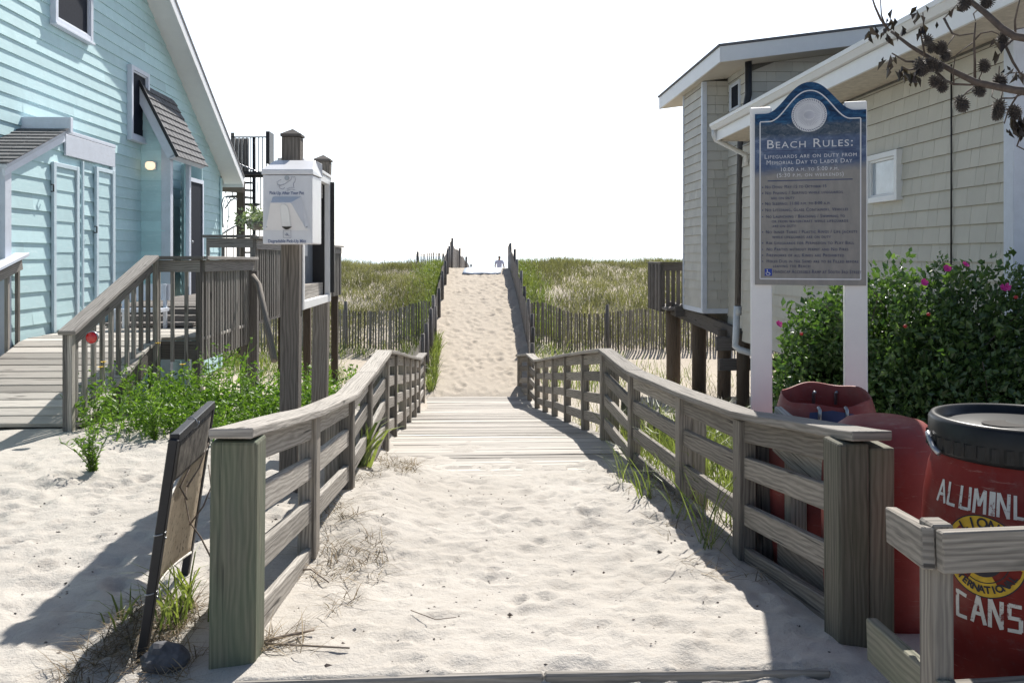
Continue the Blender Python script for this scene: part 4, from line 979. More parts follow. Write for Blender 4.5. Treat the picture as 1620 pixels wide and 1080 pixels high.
# the dispenser
dB = 5.33
T = thing('pet_waste_dispenser', at(455, 385, dB), 'white metal pet waste dispenser box printed with a dog and fixed to the taller pole', 'dispenser')
M['box_white'] = mat_flat('white_enamel', (.70, .70, .72), .35, 0, .04)
f = lambda px, py, o=0: at(px, py, dB - o)
c0 = f(415.5, 386); c1 = f(494, 386); Ux = (c1 - c0).normalized(); Bk = Vector((-Ux.y, Ux.x, 0)) * .255
zlow, zmid = c0.z, f(0, 277).z
s = MB(); s.prism([Vector((c0.x, c0.y, zlow)), Vector((c1.x, c1.y, zlow)), Vector((c1.x, c1.y, zmid)), Vector((c0.x, c0.y, zmid))], Bk); body = s.build('body', M['box_white'], T, bevel=.006, seg=2)
s = MB(); e = Ux * .006; q0 = Vector((c0.x, c0.y, zmid + .003)) - e - Bk * .03; q1 = Vector((c1.x, c1.y, zmid + .003)) + e - Bk * .03
zfr = .030
vs = [q0, q1, q1 + Bk * 1.06, q0 + Bk * 1.06, q0 + Z * zfr, q1 + Z * zfr, q1 + Bk * .75 + Z * (zfr + .075) - Ux * .03, q0 + Bk * .75 + Z * (zfr + .075) + Ux * .03, q1 + Bk * 1.06 + Z * (zfr + .06), q0 + Bk * 1.06 + Z * (zfr + .06)]
s.add(vs, [(3, 2, 1, 0), (0, 1, 5, 4), (4, 5, 6, 7), (1, 2, 8, 6, 5), (0, 4, 7, 9, 3), (7, 6, 8, 9), (2, 3, 9, 8)]); s.build('roof_lid', M['box_white'], T, bevel=.003)
fr = lambda px, py, o=.002: f(px, py) + Vector((Ux.y, -Ux.x, 0)) * o
def crop(x, y): return (340 + x / 4.8, 180 + y / 4.8)
O = [crop(*p) for p in ((442, 630), (655, 630), (728, 885), (368, 885))]; I = [crop(*p) for p in ((452, 682), (602, 682), (690, 872), (390, 872))]
s = MB(); vs = [fr(*p) for p in O] + [fr(*I[0], .085), fr(*I[1], .085), fr(*I[2], .006), fr(*I[3], .006)]
s.add(vs, [(0, 4, 5, 1), (1, 5, 6, 2), (0, 3, 7, 4), (4, 7, 6, 5), (3, 2, 6, 7)]); s.build('hood', M['box_white'], T)
s = MB(); e = [(548, 693), (565, 697), (577, 712), (582, 735), (582, 855), (518, 855), (518, 735), (523, 712), (533, 697)]
hl = lambda y: .085 - .079 * (y - 682) / 190
s.prism([fr(*crop(*p), hl(p[1]) + .001) for p in e], Vector((Ux.y, -Ux.x, 0)) * .006); s.build('slot_plate', M['pvc'], T, bevel=.002)
s = MB(); e = [(512 + 76 * i / 10, 858 + 22 * math.sin(math.pi * i / 10)) for i in range(11)]; s.prism([fr(*crop(*p), .012) for p in e], Vector((Ux.y, -Ux.x, 0)) * .004); s.build('slot_opening', M['interior'], T)
def lines(mb, pl, r=.0012):
    mb.tube([fr(*crop(*p), .0035) for p in pl], r, 4)
s = MB(); lines(s, [(520, 885), (578, 885), (578, 942), (520, 942), (520, 885)]); lines(s, [(534, 915), (545, 925), (556, 920), (566, 930)], .002); lines(s, [(546, 905), (552, 925)], .003); s.build('instruction_sticker', M['seal_grey'], T)
s = MB()
lines(s, [(505, 500), (470, 520), (478, 540), (500, 545), (530, 535), (560, 515), (580, 500), (585, 478), (596, 484), (608, 476), (612, 500), (606, 522), (596, 530), (600, 555)])
lines(s, [(500, 545), (486, 550), (496, 568), (518, 575), (530, 560)]); lines(s, [(545, 575), (570, 562), (606, 560)]); lines(s, [(545, 586), (575, 575), (606, 578)]); s.build('dog_drawing', M['seal_grey'], T)
s = MB(); e = [(547 + 17 * math.cos(t), 489 + 17 * math.sin(t)) for t in np.linspace(0, 2 * np.pi, 17)[:-1]]; s.prism([fr(*crop(*p), .002) for p in e][::-1], Vector((Ux.y, -Ux.x, 0)) * .006); s.build('lock', M['grey_metal'], T)
for px, py in ((398, 858), (700, 860)):
    s = MB(); e = [(px + 6 * math.cos(t), py + 6 * math.sin(t)) for t in np.linspace(0, 2 * np.pi, 9)[:-1]]; s.prism([fr(*crop(*p), .008) for p in e][::-1], Vector((Ux.y, -Ux.x, 0)) * .004); s.build('screw', M['grey_metal'], T)
s = MB()
for body_, cx, cy, width in (('Pick-Up After Your Pet', 546, 603, 262), ('Degradable Pick-Up Mitt', 548, 968, 288)):
    vs, fs = text_mesh(body_, .028, .0003, 1, .0004); w_ = max(v.x for v in vs) - min(v.x for v in vs); k = width / 4.8 * dB / FPX / w_; c = fr(*crop(cx, cy), .0025)
    s.add([c + Ux * v.x * k + Z * v.y + Vector((Ux.y, -Ux.x, 0)) * v.z for v in vs], fs)
s.build('lettering', mat_flat('blue_grey_print', (.16, .19, .30), .5), T)
# ---------------------------------------------------------------- near shingled house
XN = 4.42; XE = 3.86
T = thing('shingled_house', (XN, 10.5, 0), 'beige shingled house with a long white gutter beside the rules sign', 'house')
YN0, YN1 = 7.0, 14.2
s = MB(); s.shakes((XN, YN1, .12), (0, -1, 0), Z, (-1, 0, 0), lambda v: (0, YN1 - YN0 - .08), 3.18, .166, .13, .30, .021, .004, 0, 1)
s.shakes((XN + .08, YN0, .12), (1, 0, 0), Z, (0, -1, 0), lambda v: (max(0, (v - 3.2) / .305 - .1), 4), 4.4, .166, .2, .5, .019, .0012, 0, 1); s.build('wall', [M['shingle'], M['lip_shade']], T)
s = MB(); s.prism([(XN + .01, YN0 + .01, .1), (XN + 6, YN0 + .01, .1), (XN + 6, YN0 + .01, 5.2), (XN + .01, YN0 + .01, 3.36)], (0, YN1 - YN0 - .02, 0)); s.build('house_body', M['backing'], T)
s = MB(); s.box(XN - .035, XN + .085, YN0 - .035, YN0 + .10, .1, 3.45); s.build('corner_board', M['lavender'], T, bevel=.004)
yf0, yf1 = YN0 - 1.0, YN1 - .35
s = MB(); s.box(XE + .02, XN, yf0, yf1 + .1, 3.33, 3.35); s.build('soffit', mat_flat('soffit_paint', (.55, .50, .42), .7), T)
s = MB(); s.box(XE + .0, XE + .03, yf0, yf1, 3.31, 3.47); s.build('fascia', M['white'], T, bevel=.003)
s = MB(); prof = [(.03, .0), (.03, -.11), (-.045, -.11), (-.075, -.05), (-.085, -.045), (-.088, 0), (-.078, 0), (-.07, -.04), (-.04, -.098), (.02, -.1), (.02, 0)]
vs = [Vector((XE + x, yy, 3.585 + z)) for yy in (yf0, yf1) for x, z in prof]; k = len(prof)
s.add(vs, [(i, (i + 1) % k, k + (i + 1) % k, k + i) for i in range(k)] + [tuple(range(k))[::-1], tuple(range(k, 2 * k))]); s.build('gutter', M['white'], T)
s = MB(); s.prism([(XE, yf0, 3.57), (XN + 6, yf0, 5.45), (XN + 6, yf0, 5.5), (XE, yf0, 3.61)], (0, yf1 - yf0, 0)); s.build('roof', M['roof'], T)
s = MB(); s.tube([(XE - .03, yf1 - .06, 3.48), (XE - .03, yf1 - .06, 3.40), (XE + .0, yf1 - .05, 3.33), (XN - .06, yf1 - .0, 3.10), (XN - .05, yf1, 2.95)], .038, 10); s.build('downspout', M['white'], T)
a = onX(1379, 245, XN); b_ = onX(1429, 320, XN)
window(T, (XN - .008, (a.y + b_.y) / 2, 2.335), (0, -1, 0), Z, (-1, 0, 0), abs(a.y - b_.y) - .12, .40, .06, M['white'], M['glass'], .05)
q = onX(1505, 140, XN - .03); s = MB(); s.tube([(q.x, q.y, 3.25), (q.x, q.y, 2.4), (q.x, q.y + .005, 1.2)], .008, 6); s.build('cable', M['black_metal'], T)
# ---------------------------------------------------------------- far raised house
T = thing('raised_house', (4.2, 15.7, -1.2), 'taller grey shingled house on dark pilings with a wide white roof overhang', 'house')
YF = 14.6; XL = 4.62; YB, XB = 15.7, 4.17; YB2 = 17.15
rf = lambda x: 4.86 + (x - 4.0) * .133
soff = lambda x: rf(x) - .25
s = MB()
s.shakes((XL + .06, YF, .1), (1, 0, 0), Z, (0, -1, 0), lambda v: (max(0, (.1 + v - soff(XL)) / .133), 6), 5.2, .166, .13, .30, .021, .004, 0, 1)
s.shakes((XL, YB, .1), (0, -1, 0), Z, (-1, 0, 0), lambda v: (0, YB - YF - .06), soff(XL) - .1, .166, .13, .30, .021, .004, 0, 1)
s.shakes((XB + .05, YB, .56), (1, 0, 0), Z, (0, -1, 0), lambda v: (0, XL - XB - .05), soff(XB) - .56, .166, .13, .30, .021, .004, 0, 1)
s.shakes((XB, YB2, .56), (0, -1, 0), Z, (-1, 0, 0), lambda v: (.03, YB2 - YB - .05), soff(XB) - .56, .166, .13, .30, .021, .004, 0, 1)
s.build('wall', [M['shingle_grey'], M['lip_shade']], T)
s = MB(); s.prism([(XL + .01, YF + .01, .1), (10.6, YF + .01, .1), (10.6, YF + .01, soff(10.6)), (XL + .01, YF + .01, soff(XL))], (0, 2.5, 0)); s.prism([(XB + .01, YB + .01, .55), (XL + .3, YB + .01, .55), (XL + .3, YB + .01, 4.66), (XB + .01, YB + .01, 4.63)], (0, YB2 - YB - .02, 0)); s.build('house_body', M['backing'], T)
s = MB(); s.box(XB - .03, XB + .055, YB - .03, YB + .06, .5, 4.62); s.box(XL - .03, XL + .065, YF - .03, YF + .06, .1, 4.68); s.box(XB - .03, XB + .03, YB2 - .06, YB2, .5, 4.62)
s.box(XB - .02, XL, YB - .02, YB2, .47, .558); s.build('corner_board', M['lavender'], T, bevel=.003)
ys, ye = 14.02, 18.6
s = MB(); p = [Vector((4.02, ys + .02, soff(4.02))), Vector((10.8, ys + .02, soff(10.8))), Vector((10.8, ye, soff(10.8))), Vector((4.02, ye, soff(4.02)))]; s.prism(p, (0, 0, .02)); s.build('soffit', M['shingle'], T)
s = MB(); s.beam(Vector((4.0, ys, rf(4.0) - .13)), Vector((10.8, ys, rf(10.8) - .13)), .035, .25); s.beam(Vector((4.0, ys - .018, rf(4.0) - .13)), Vector((4.0, ye, rf(4.0) - .13)), .035, .25); s.build('fascia', M['white'], T, bevel=.003)
s = MB(); p = [Vector((3.96, ys - .04, rf(3.96) + .0)), Vector((10.8, ys - .04, rf(10.8) + .0)), Vector((10.8, ye + .04, rf(10.8))), Vector((3.96, ye + .04, rf(3.96)))]; s.prism(p, (0, 0, .035)); s.build('roof', M['roof'], T)
window(T, (XL - .008, 15.2, 4.28), (0, -1, 0), Z, (-1, 0, 0), .50, .42, .025, M['lavender'], M['dark_screen'], .03)
for x, y, r in ((4.15, 18.0, .145), (4.5, 17.3, .14), (4.45, 15.4, .12), (4.6, 14.8, .11)):
    s = MB(); s.tube([(x, y, gz(x, y) - .4), (x + .01, y, .0), (x, y, .5 if r > .13 else .2)], r, 14); s.build('piling', M['pile_wood'], T)
s = MB(); s.beam((4.1, 18.0, .45), (4.6, 14.8, .12), .1, .25); s.beam((4.0, 17.2, .42), (9, 17.2, .42), .08, .22); s.beam((4.25, 15.2, -.02), (8.5, 15.2, -.02), .08, .24); s.beam((4.25, 15.0, -.36), (8.5, 15.0, -.36), .08, .2); s.build('floor_beam', M['dark_wood'], T)
s = MB(); s.box(3.85, 8, 17.25, 18.9, .43, .48); s.build('side_deck', M['dark_wood'], T)
railing('deck_handrail', (3.88, 17.7), (4.4, 17.7), .46, .46, .92, .09, .08, .1, 'dark_wood', (.075, .03), T); railing('deck_handrail', (3.86, 17.75), (3.86, 18.9), .46, .46, .92, .1, .08, .1, 'dark_wood', (.05, .03), T)
T2 = T
s = MB(); dp = 14.45
s.tube([at(1184, 77, 14.5), at(1184, 150, 14.5), at(1180, 172, 14.45), at(1172, 200, 14.5)], [.055, .058, .055, .05], 10); s.build('flue_pipe', M['black_metal'], T)
s = MB(); s.tube([at(1172, 200, 14.5), at(1169, 330, 14.5), at(1167, 492, 14.5)], .05, 10); s.build('drain_pipe', M['dark_wood'], T)
s = MB(); s.tube([at(1166, 488, 14.5), at(1164, 535, 14.5), at(1163, 547, 14.45), at(1170, 553, 14.4), at(1215, 566, 14.2)], .055, 10); s.tube([at(1167, 484, 14.5), at(1167, 498, 14.5)], .064, 10, mat=0); s.build('drain_elbow', M['pvc'], T)

# ---------------------------------------------------------------- snow fences
def snow_fence(pts, hgt, label, spacing=.09, postsp=2.4, wd=.04, lean=.0, post_h=1.15, name='snow_fence'):
    # pts: ground polyline [(x,y)]
    P = [Vector((x, y, gz(x, y))) for x, y in pts]
    T = thing(name, P[0], label, 'fence', 'slatted sand fences on the dune')
    s = MB(); sp_ = MB(); wires = {f: [] for f in (.22, .55, .88)}; acc = 0; nxt = 0; k = 0
    for a, b_ in zip(P, P[1:]):
        d = Vector((b_.x - a.x, b_.y - a.y, 0)); L = d.length; d.normalize(); t = 0
        while t < L:
            x, y = a.x + d.x * t, a.y + d.y * t; z = gz(x, y); sag = .05 * math.sin((acc + t) * 2.6) + random.uniform(-.015, .015)
            h = hgt + sag; tl = random.uniform(-.025, .025)
            base = Vector((x, y, z - .05 + sag)); top = Vector((x + d.x * tl, y + d.y * tl, z + h))
            s.beam(base, top, wd * random.uniform(.8, 1.15), .012, Vector((d.y, -d.x, 0)))
            for f in wires:
                if k % 3 == 0: wires[f].append(base.lerp(top, f))
            if acc + t >= nxt:
                pz = z + hgt * post_h + random.uniform(-.05, .06); o = Vector((d.y, -d.x, 0)) * .06
                q = MB(); q.tube([Vector((x, y, z - .3)) + o, Vector((x + random.uniform(-.03, .03), y, pz)) + o], .045, 8); q.build('post', M['snow_wood'], T); nxt += postsp
            t += spacing * random.uniform(.85, 1.15); k += 1
        acc += L
    s.build('slat_panel', M['snow_wood'], T)
    q = MB()
    for f, w_ in wires.items():
        if len(w_) > 1: q.tube(w_, .005, 4, cap=False)
    q.build('wire', M['grey_metal'], T)
    return T
snow_fence([(-.98, 22.3), (-2.6, 22.9), (-5.2, 22.6), (-9.5, 21.8)], 1.0, 'long slat fence at the dune foot on the turquoise house side', .072, 2.3, .04)
snow_fence([(1.42, 22.0), (2.6, 22.7), (5.0, 22.8), (8.5, 22.6), (12, 22.2)], 1.0, 'long slat fence at the dune foot on the shingled house side', .072, 2.3, .04)
snow_fence([(-1.06, 18.3), (-1.0, 20.2), (-.98, 22.2)], .95, 'short slat fence edging the lower sand path on the grey deck side', .075, 1.4, .06)
snow_fence([(-.97, 22.5), (-.93, 26), (-.90, 29.5), (-.86, 33.6)], .72, 'slat fence climbing the left edge of the sand path to the crest', .085, 2.2, .06)
snow_fence([(1.22, 18.6), (1.36, 20.4), (1.40, 21.8)], .85, 'short slat fence edging the lower sand path by the shingled house', .075, 1.3, .06)
snow_fence([(1.40, 22.2), (1.42, 25.5), (1.42, 29), (1.40, 33.4)], .85, 'slat fence climbing the right edge of the sand path to the crest', .08, 2.0, .065)
snow_fence([(-.80, 34.2), (-.3, 40), (.35, 48)], 1.0, 'pale slat fence running down to the beach beyond the crest', .1, 3.0, .07)
snow_fence([(-.95, 34.3), (-2.2, 34.8)], .55, 'short stretch of slat fence standing on the dune crest in tall grass', .09, 1.2, .04)
# short stub posts in the sand behind the fences
for i, (px, py, d, h, lb) in enumerate(((988, 650, 10.2, .62, 'stubby greenish post in sand behind the railing'), (1012, 640, 10.6, .45, 'thin short stake next to the stubby greenish post'), (1030, 655, 9.4, .42, 'low dark post stump near the tall green grass'),
                                       (1046, 655, 9.3, .38, 'low grey post stump nearest the raised house piling'), (541, 600, 13.4, .5, 'short dark stake behind the left railing near the capped poles'), (556, 598, 13.6, .55, 'short dark stake closer to the path behind the left railing'))):
    p = at(px, py, d); z = gz(p.x, p.y); T = thing('stub_post', (p.x, p.y, z), lb, 'post', 'short stub posts in the sand')
    s = MB(); s.tube([(p.x, p.y, z - .15), (p.x + .01, p.y, z + h * .5), (p.x + .015, p.y, z + h)], [.06, .058, .055] if i in (0, 2, 3) else .04, 9); s.build('shaft', M['green_wood'] if i == 0 else M['dark_wood'], T)
# driftwood log by the right-hand sand
p = at(1100, 655, 9.5); q = at(1185, 632, 9.2)
s = MB(); q0 = at(1165, 650, 9.3); s.tube([Vector((q0.x, q0.y, gz(q0.x, q0.y))), Vector((q0.x + .1, q0.y + .1, gz(q0.x, q0.y) + .12)), Vector((q0.x + .3, q0.y + .35, gz(q0.x, q0.y) + .16))], [.05, .05, .04], 8)
tag(s.build('driftwood', M['grey_wood'], loc=(q0.x, q0.y, gz(q0.x, q0.y))), 'grey driftwood piece on sand just behind the white sign post', 'driftwood')

# mat on the crest
s = MB(); vs = []; fs = []
for j in range(7):
    for i in range(9):
        x = -.22 + i * .17 + (j - 3) * .03; y = 31.2 + j * .42; vs.append((x, y, gz(x, y) + .035 + .012 * math.sin(i * 1.7 + j)))
fs = [(j * 9 + i, j * 9 + i + 1, j * 9 + i + 10, j * 9 + i + 9) for j in range(6) for i in range(8)]
s.add(vs, fs, smooth=True); o = s.build('beach_mat', mat_flat('pale_mat', (.55, .62, .72), .5, 0, .15, 3), loc=(.4, 32.2, gz(.4, 32.2)))
so_ = o.modifiers.new('thick', 'SOLIDIFY'); so_.thickness = .02; tag(o, 'pale bluish beach mat laid on the sand at the path crest', 'beach mat')

# ---------------------------------------------------------------- black framed panel by the left fence
A0 = at(223, 1034, 3.30); A1 = at(291, 908, 4.12); A0.z = gz(A0.x, A0.y) - .03; A1.z = gz(A1.x, A1.y) - .03
B0 = at(276, 694, 3.30); B1 = at(334, 640, 4.12)
T = thing('framed_panel', A0, 'black metal frame with two weathered panels leaning beside the greenish post', 'sign frame')
s = MB(); s.beam(A0, B0, .035, .03, (0, 1, 0)); s.beam(A1, B1, .035, .03, (0, 1, 0)); s.beam(B0, B1, .035, .035); s.build('frame', M['black_metal'], T, bevel=.003)
m, n, b = new_mat('weathered_mesh'); c = ramp(n, noise(n, objc(n), 16, 6, .75), [(.35, (.05, .045, .04)), (.6, (.20, .18, .155)), (.75, (.33, .30, .26))]); n.links.new(c, b.inputs['Base Color']); b.inputs['Roughness'].default_value = .8
tr = N(n, 'ShaderNodeBsdfTranslucent'); n.links.new(c, tr.inputs['Color']); mx = N(n, 'ShaderNodeMixShader'); mx.inputs[0].default_value = .35; n.links.new(b.outputs[0], mx.inputs[1]); n.links.new(tr.outputs[0], mx.inputs[2]); n.links.new(mx.outputs[0], n.nodes['Material Output'].inputs['Surface'])
m2, n, b = new_mat('faded_board'); mp = N(n, 'ShaderNodeMapping'); mp.inputs['Scale'].default_value = (18, 60, 30); n.links.new(objc(n), mp.inputs['Vector'])
c = ramp(n, noise(n, objc(n), 7, 6, .7), [(.3, (.44, .36, .27)), (.7, (.62, .54, .43))]); c = mixc(n, ramp(n, noise(n, mp.outputs[0], 1, 4, .7), [(.56, (0, 0, 0)), (.64, (.8, .8, .8))]), c, (.07, .055, .045))
n.links.new(c, b.inputs['Base Color']); b.inputs['Roughness'].default_value = .7
tr = N(n, 'ShaderNodeBsdfTranslucent'); n.links.new(c, tr.inputs['Color']); mx = N(n, 'ShaderNodeMixShader'); mx.inputs[0].default_value = .5; n.links.new(b.outputs[0], mx.inputs[1]); n.links.new(tr.outputs[0], mx.inputs[2]); n.links.new(mx.outputs[0], n.nodes['Material Output'].inputs['Surface'])
def sheet(u0, u1, v0a, v0b, v1a, v1b, bulge, name, mat, edge=False):
    s = MB(); vs = []; nu, nv = 12, 14; nrm = (B1 - B0).cross(B0 - A0).normalized()
    if nrm.x > 0: nrm = -nrm
    for j in range(nv + 1):
        for i in range(nu + 1):
            u = u0 + (u1 - u0) * i / nu; va = v0a + (v0b - v0a) * i / nu; vb = v1a + (v1b - v1a) * i / nu; v = va + (vb - va) * j / nv
            L = A0.lerp(B0, v); Rr_ = A1.lerp(B1, v); p = L.lerp(Rr_, u) + nrm * bulge * math.sin(math.pi * i / nu) * (1 - (j / nv) * .5) * (1 if bulge else 0)
            vs.append(p - nrm * .012)
    fs = [(j * (nu + 1) + i, j * (nu + 1) + i + 1, (j + 1) * (nu + 1) + i + 1, (j + 1) * (nu + 1) + i) for j in range(nv) for i in range(nu)]
    s.add(vs, fs, smooth=True); o = s.build(name, mat, T); so_ = o.modifiers.new('thick', 'SOLIDIFY'); so_.thickness = .006
    if edge:
        for row in (0, nv):
            q = MB(); q.tube([vs[row * (nu + 1) + i] for i in range(nu + 1)], .007, 5); q.build('edge_trim', M['letter_white'], o)
    return o
sheet(.03, .97, .80, .74, .97, .97, 0, 'upper_panel', m); sheet(.02, .97, .22, .18, .74, .76, .05, 'lower_panel', m2, True)
for v in (.30, .56):
    c = A0.lerp(B0, v); s = MB(); s.tube([c + Vector((.022 * math.cos(t), .02 * math.sin(t), .004 * t)) for t in np.linspace(0, 6.5, 14)], .003, 4); s.build('wire_tie', M['grey_metal'], T)
c = B0.lerp(B1, .4); s = MB(); s.tube([c + Vector((.024 * math.cos(t), .004 * t, .024 * math.sin(t))) for t in np.linspace(0, 6.5, 14)], .003, 4); s.build('wire_tie', M['grey_metal'], T)

# rock, sticks
bm = bmesh.new(); bmesh.ops.create_icosphere(bm, subdivisions=3, radius=1)
for v in bm.verts:
    k = 1 + .35 * float(fbm(np.array([v.co.x * 1.3 + 5]), np.array([v.co.y * 1.3 + v.co.z]), 1.1, 3)[0]); v.co = Vector((v.co.x * .085 * k, v.co.y * .07 * k, v.co.z * .06 * k))
me = bpy.data.meshes.new('rock'); bm.to_mesh(me); bm.free(); me.materials.append(mat_flat('dark_rock', (.09, .09, .10), .8, 0, .5, 18))
p = at(262, 1062, 3.2); o = bpy.data.objects.new('rock', me); COL.objects.link(o); o.location = (p.x, p.y, gz(p.x, p.y) + .03); ORIG['rock'] = o.location; tag(o, 'dark angular rock in dry grass at the foot of the greenish post', 'rock')
M['stick'] = mat_flat('stick_bark', (.22, .18, .15), .9, 0, .3)
for pl, r, lb in (([(418, 1030), (450, 1018), (476, 1012), (497, 1005)], .007, 'thin forked stick lying by the greenish post'), ([(420, 1034), (450, 1036), (500, 1040), (553, 1044)], .0055, 'long straight stick on sand in front of the forked one'), ([(470, 884), (492, 880), (520, 905)], .005, 'thin bent twig on sand inside the left railing'), ([(650, 965), (690, 985), (722, 980)], .0022, 'tiny pale twig in the middle of the sand path')):
    pts = []
    for px, py in pl:
        d = 3.15 * (1070 - HOR) / (py - HOR) * .985; q = at(px, py, d); pts.append(Vector((q.x, q.y, gz(q.x, q.y) + .022)))
    s = MB(); s.tube(pts, [r * (1 - .5 * i / len(pts)) for i in range(len(pts))], 6); tag(s.build('stick', M['stick'], loc=pts[0]), lb, 'stick', 'sticks lying on the sand')
# bare shrub twigs beside the panel
T = thing('bare_twig', at(330, 880, 3.75), 'wiry bare twig arching between the black frame and greenish post', 'twig')
s = MB()
for pl in ([(338, 890), (318, 850), (300, 825), (293, 790), (296, 760)], [(296, 770), (315, 740), (330, 700)], [(300, 830), (322, 800), (334, 770), (330, 735)], [(296, 790), (285, 770), (300, 740)]):
    s.tube([at(px, py, 3.62 + .05 * i) for i, (px, py) in enumerate(pl)], [.004, .0035, .003, .0022, .0015][:len(pl)], 5)
s.build('stem', M['stick'], T)

# ---------------------------------------------------------------- person near the beach
M['skin'] = mat_flat('skin', (.42, .26, .19), .6, 0, .08); M['shirt'] = mat_flat('lavender_shirt', (.48, .50, .66), .8, 0, .15, 20); M['hair'] = mat_flat('dark_hair', (.05, .03, .022), .7); M['shorts'] = mat_flat('navy_shorts', (.05, .06, .12), .8)
pp = at(790, 407, 41.6); gzp = gz(pp.x, pp.y); PH = 1.68
T = thing('person', (pp.x, pp.y, gzp), 'person in a pale lavender top walking down to the beach past the crest', 'person')
def skin_mesh(name, nodes, edges, mat, par):
    me = bpy.data.meshes.new(name); me.from_pydata([tuple(Vector(p) * .8 + Vector((pp.x, pp.y, gzp)) - ORIG[par.name if par.name in ORIG else T.name]) for p, r in nodes], edges, [])
    o = bpy.data.objects.new(name, me); COL.objects.link(o); o.parent = par
    sm = o.modifiers.new('skin', 'SKIN')
    for i, (p, r) in enumerate(nodes): me.skin_vertices[0].data[i].radius = tuple(.8 * q for q in r) if isinstance(r, tuple) else (.8 * r, .8 * r)
    me.skin_vertices[0].data[0].use_root = True
    su = o.modifiers.new('sub', 'SUBSURF'); su.levels = 2; su.render_levels = 2; me.materials.append(mat); return o
nodes = [((0, 0, .92), (.14, .10)), ((0, 0, 1.15), (.125, .09)), ((0, .01, 1.36), (.15, .09)), ((0, .0, 1.46), .055), ((0, -.01, 1.53), .06), ((0, -.01, 1.61), (.075, .085)), ((0, -.01, 1.67), .055),
         ((-.19, 0, 1.37), .052), ((-.25, .02, 1.12), .042), ((-.24, -.08, .90), .034), ((-.235, -.11, .80), .032), ((.19, 0, 1.37), .052), ((.26, -.02, 1.12), .042), ((.28, -.08, .90), .034), ((.28, -.11, .80), .032),
         ((-.09, 0, .86), .085), ((-.10, -.05, .48), .06), ((-.10, .06, .09), .042), ((-.10, -.08, .04), .035), ((.09, 0, .86), .085), ((.10, .10, .48), .06), ((.10, .02, .09), .042), ((.10, -.12, .04), .035)]
ed = [(0, 1), (1, 2), (2, 3), (3, 4), (4, 5), (5, 6), (2, 7), (7, 8), (8, 9), (9, 10), (2, 11), (11, 12), (12, 13), (13, 14), (0, 15), (15, 16), (16, 17), (17, 18), (0, 19), (19, 20), (20, 21), (21, 22)]
body = skin_mesh('body', nodes, ed, M['skin'], T)
skin_mesh('shirt', [((0, 0, .86), (.165, .125)), ((0, 0, 1.15), (.15, .115)), ((0, .01, 1.36), (.165, .105)), ((0, 0, 1.43), .075), ((-.19, 0, 1.37), .07), ((-.24, .015, 1.18), .062), ((.19, 0, 1.37), .07), ((.25, -.015, 1.18), .062)], [(0, 1), (1, 2), (2, 3), (2, 4), (4, 5), (2, 6), (6, 7)], M['shirt'], T)
skin_mesh('shorts', [((0, 0, .90), (.16, .12)), ((-.09, 0, .82), .115), ((-.10, -.02, .56), .10), ((.09, 0, .82), .115), ((.10, .05, .56), .10)], [(0, 1), (1, 2), (0, 3), (3, 4)], M['shorts'], T)
skin_mesh('hair', [((0, -.03, 1.50), .05), ((0, -.035, 1.60), (.088, .08)), ((0, -.02, 1.68), .07)], [(0, 1), (1, 2)], M['hair'], T)
# ---------------------------------------------------------------- vegetation
M['dune_grass'] = mat_leaf('dune_grass', (.11, .108, .065), (.34, .315, .215), .24, .7, .2)
M['green_grass'] = mat_leaf('green_grass', (.085, .115, .045), (.25, .275, .12), .34, .5)
M['straw'] = mat_leaf('straw', (.07, .052, .038), (.34, .27, .19), .1, .9, .1)
M['weed'] = mat_leaf('weed_leaf', (.045, .105, .02), (.21, .32, .06), .34, .5)
M['rose_leaf'] = mat_leaf('rose_leaf', (.026, .062, .02), (.13, .21, .07), .3, .33, .6)
M['yellow_flower'] = mat_flat('yellow_petal', (.75, .50, .02), .6, 0, .1); M['pink'] = mat_flat('pink_petal', (.50, .045, .27), .6, 0, .15)
M['stem'] = mat_flat('green_stem', (.10, .13, .05), .7); M['bark'] = mat_flat('dark_bark', (.095, .075, .065), .9, 0, .35, 40)
def gpts(n, x0, x1, y0, y1, keep):
    x = rng.uniform(x0, x1, n); y = rng.uniform(y0, y1, n); k = keep(x, y); x, y = x[k], y[k]
    return np.stack([x, y, ground_z(x, y) - .02], 1)
offp = lambda x: np.abs(x - .25)
# dune grass: far slopes, one mass nobody could count
dens = lambda x, y: (rng.random(len(x)) < .32 + 1.0 * sst(fbm(x, y, .8, 3), -.42, .22)) & ((x < -1.12 - .2 * rng.random(len(x))) | (x > 1.55 + .2 * rng.random(len(x))))
P = np.concatenate([gpts(95000, -13, 17, 22.9, 34, dens), gpts(26000, -13, 17, 33, 37.5, dens)])
hs = .5 + .65 * sst(fbm(P[:, 0], P[:, 1], .55, 3), -.35, .5); V, Q, T3 = blades(P, .33, .018, .6); V[:, 2] = np.repeat(P[:, 2], 7) + (V[:, 2] - np.repeat(P[:, 2], 7)) * np.repeat(hs, 7); k = fbm(P[:, 0], P[:, 1], .5, 2) * .5 + .45; t = np.clip(k + rng.normal(0, .22, len(P)), 0, 1)
o = np_mesh('dune_grass', V, [Q, T3], np.concatenate([t, t, t]), M['dune_grass']); tag(o, kind='stuff', label='yellow green beach grass covering the dune slopes', cat='grass')
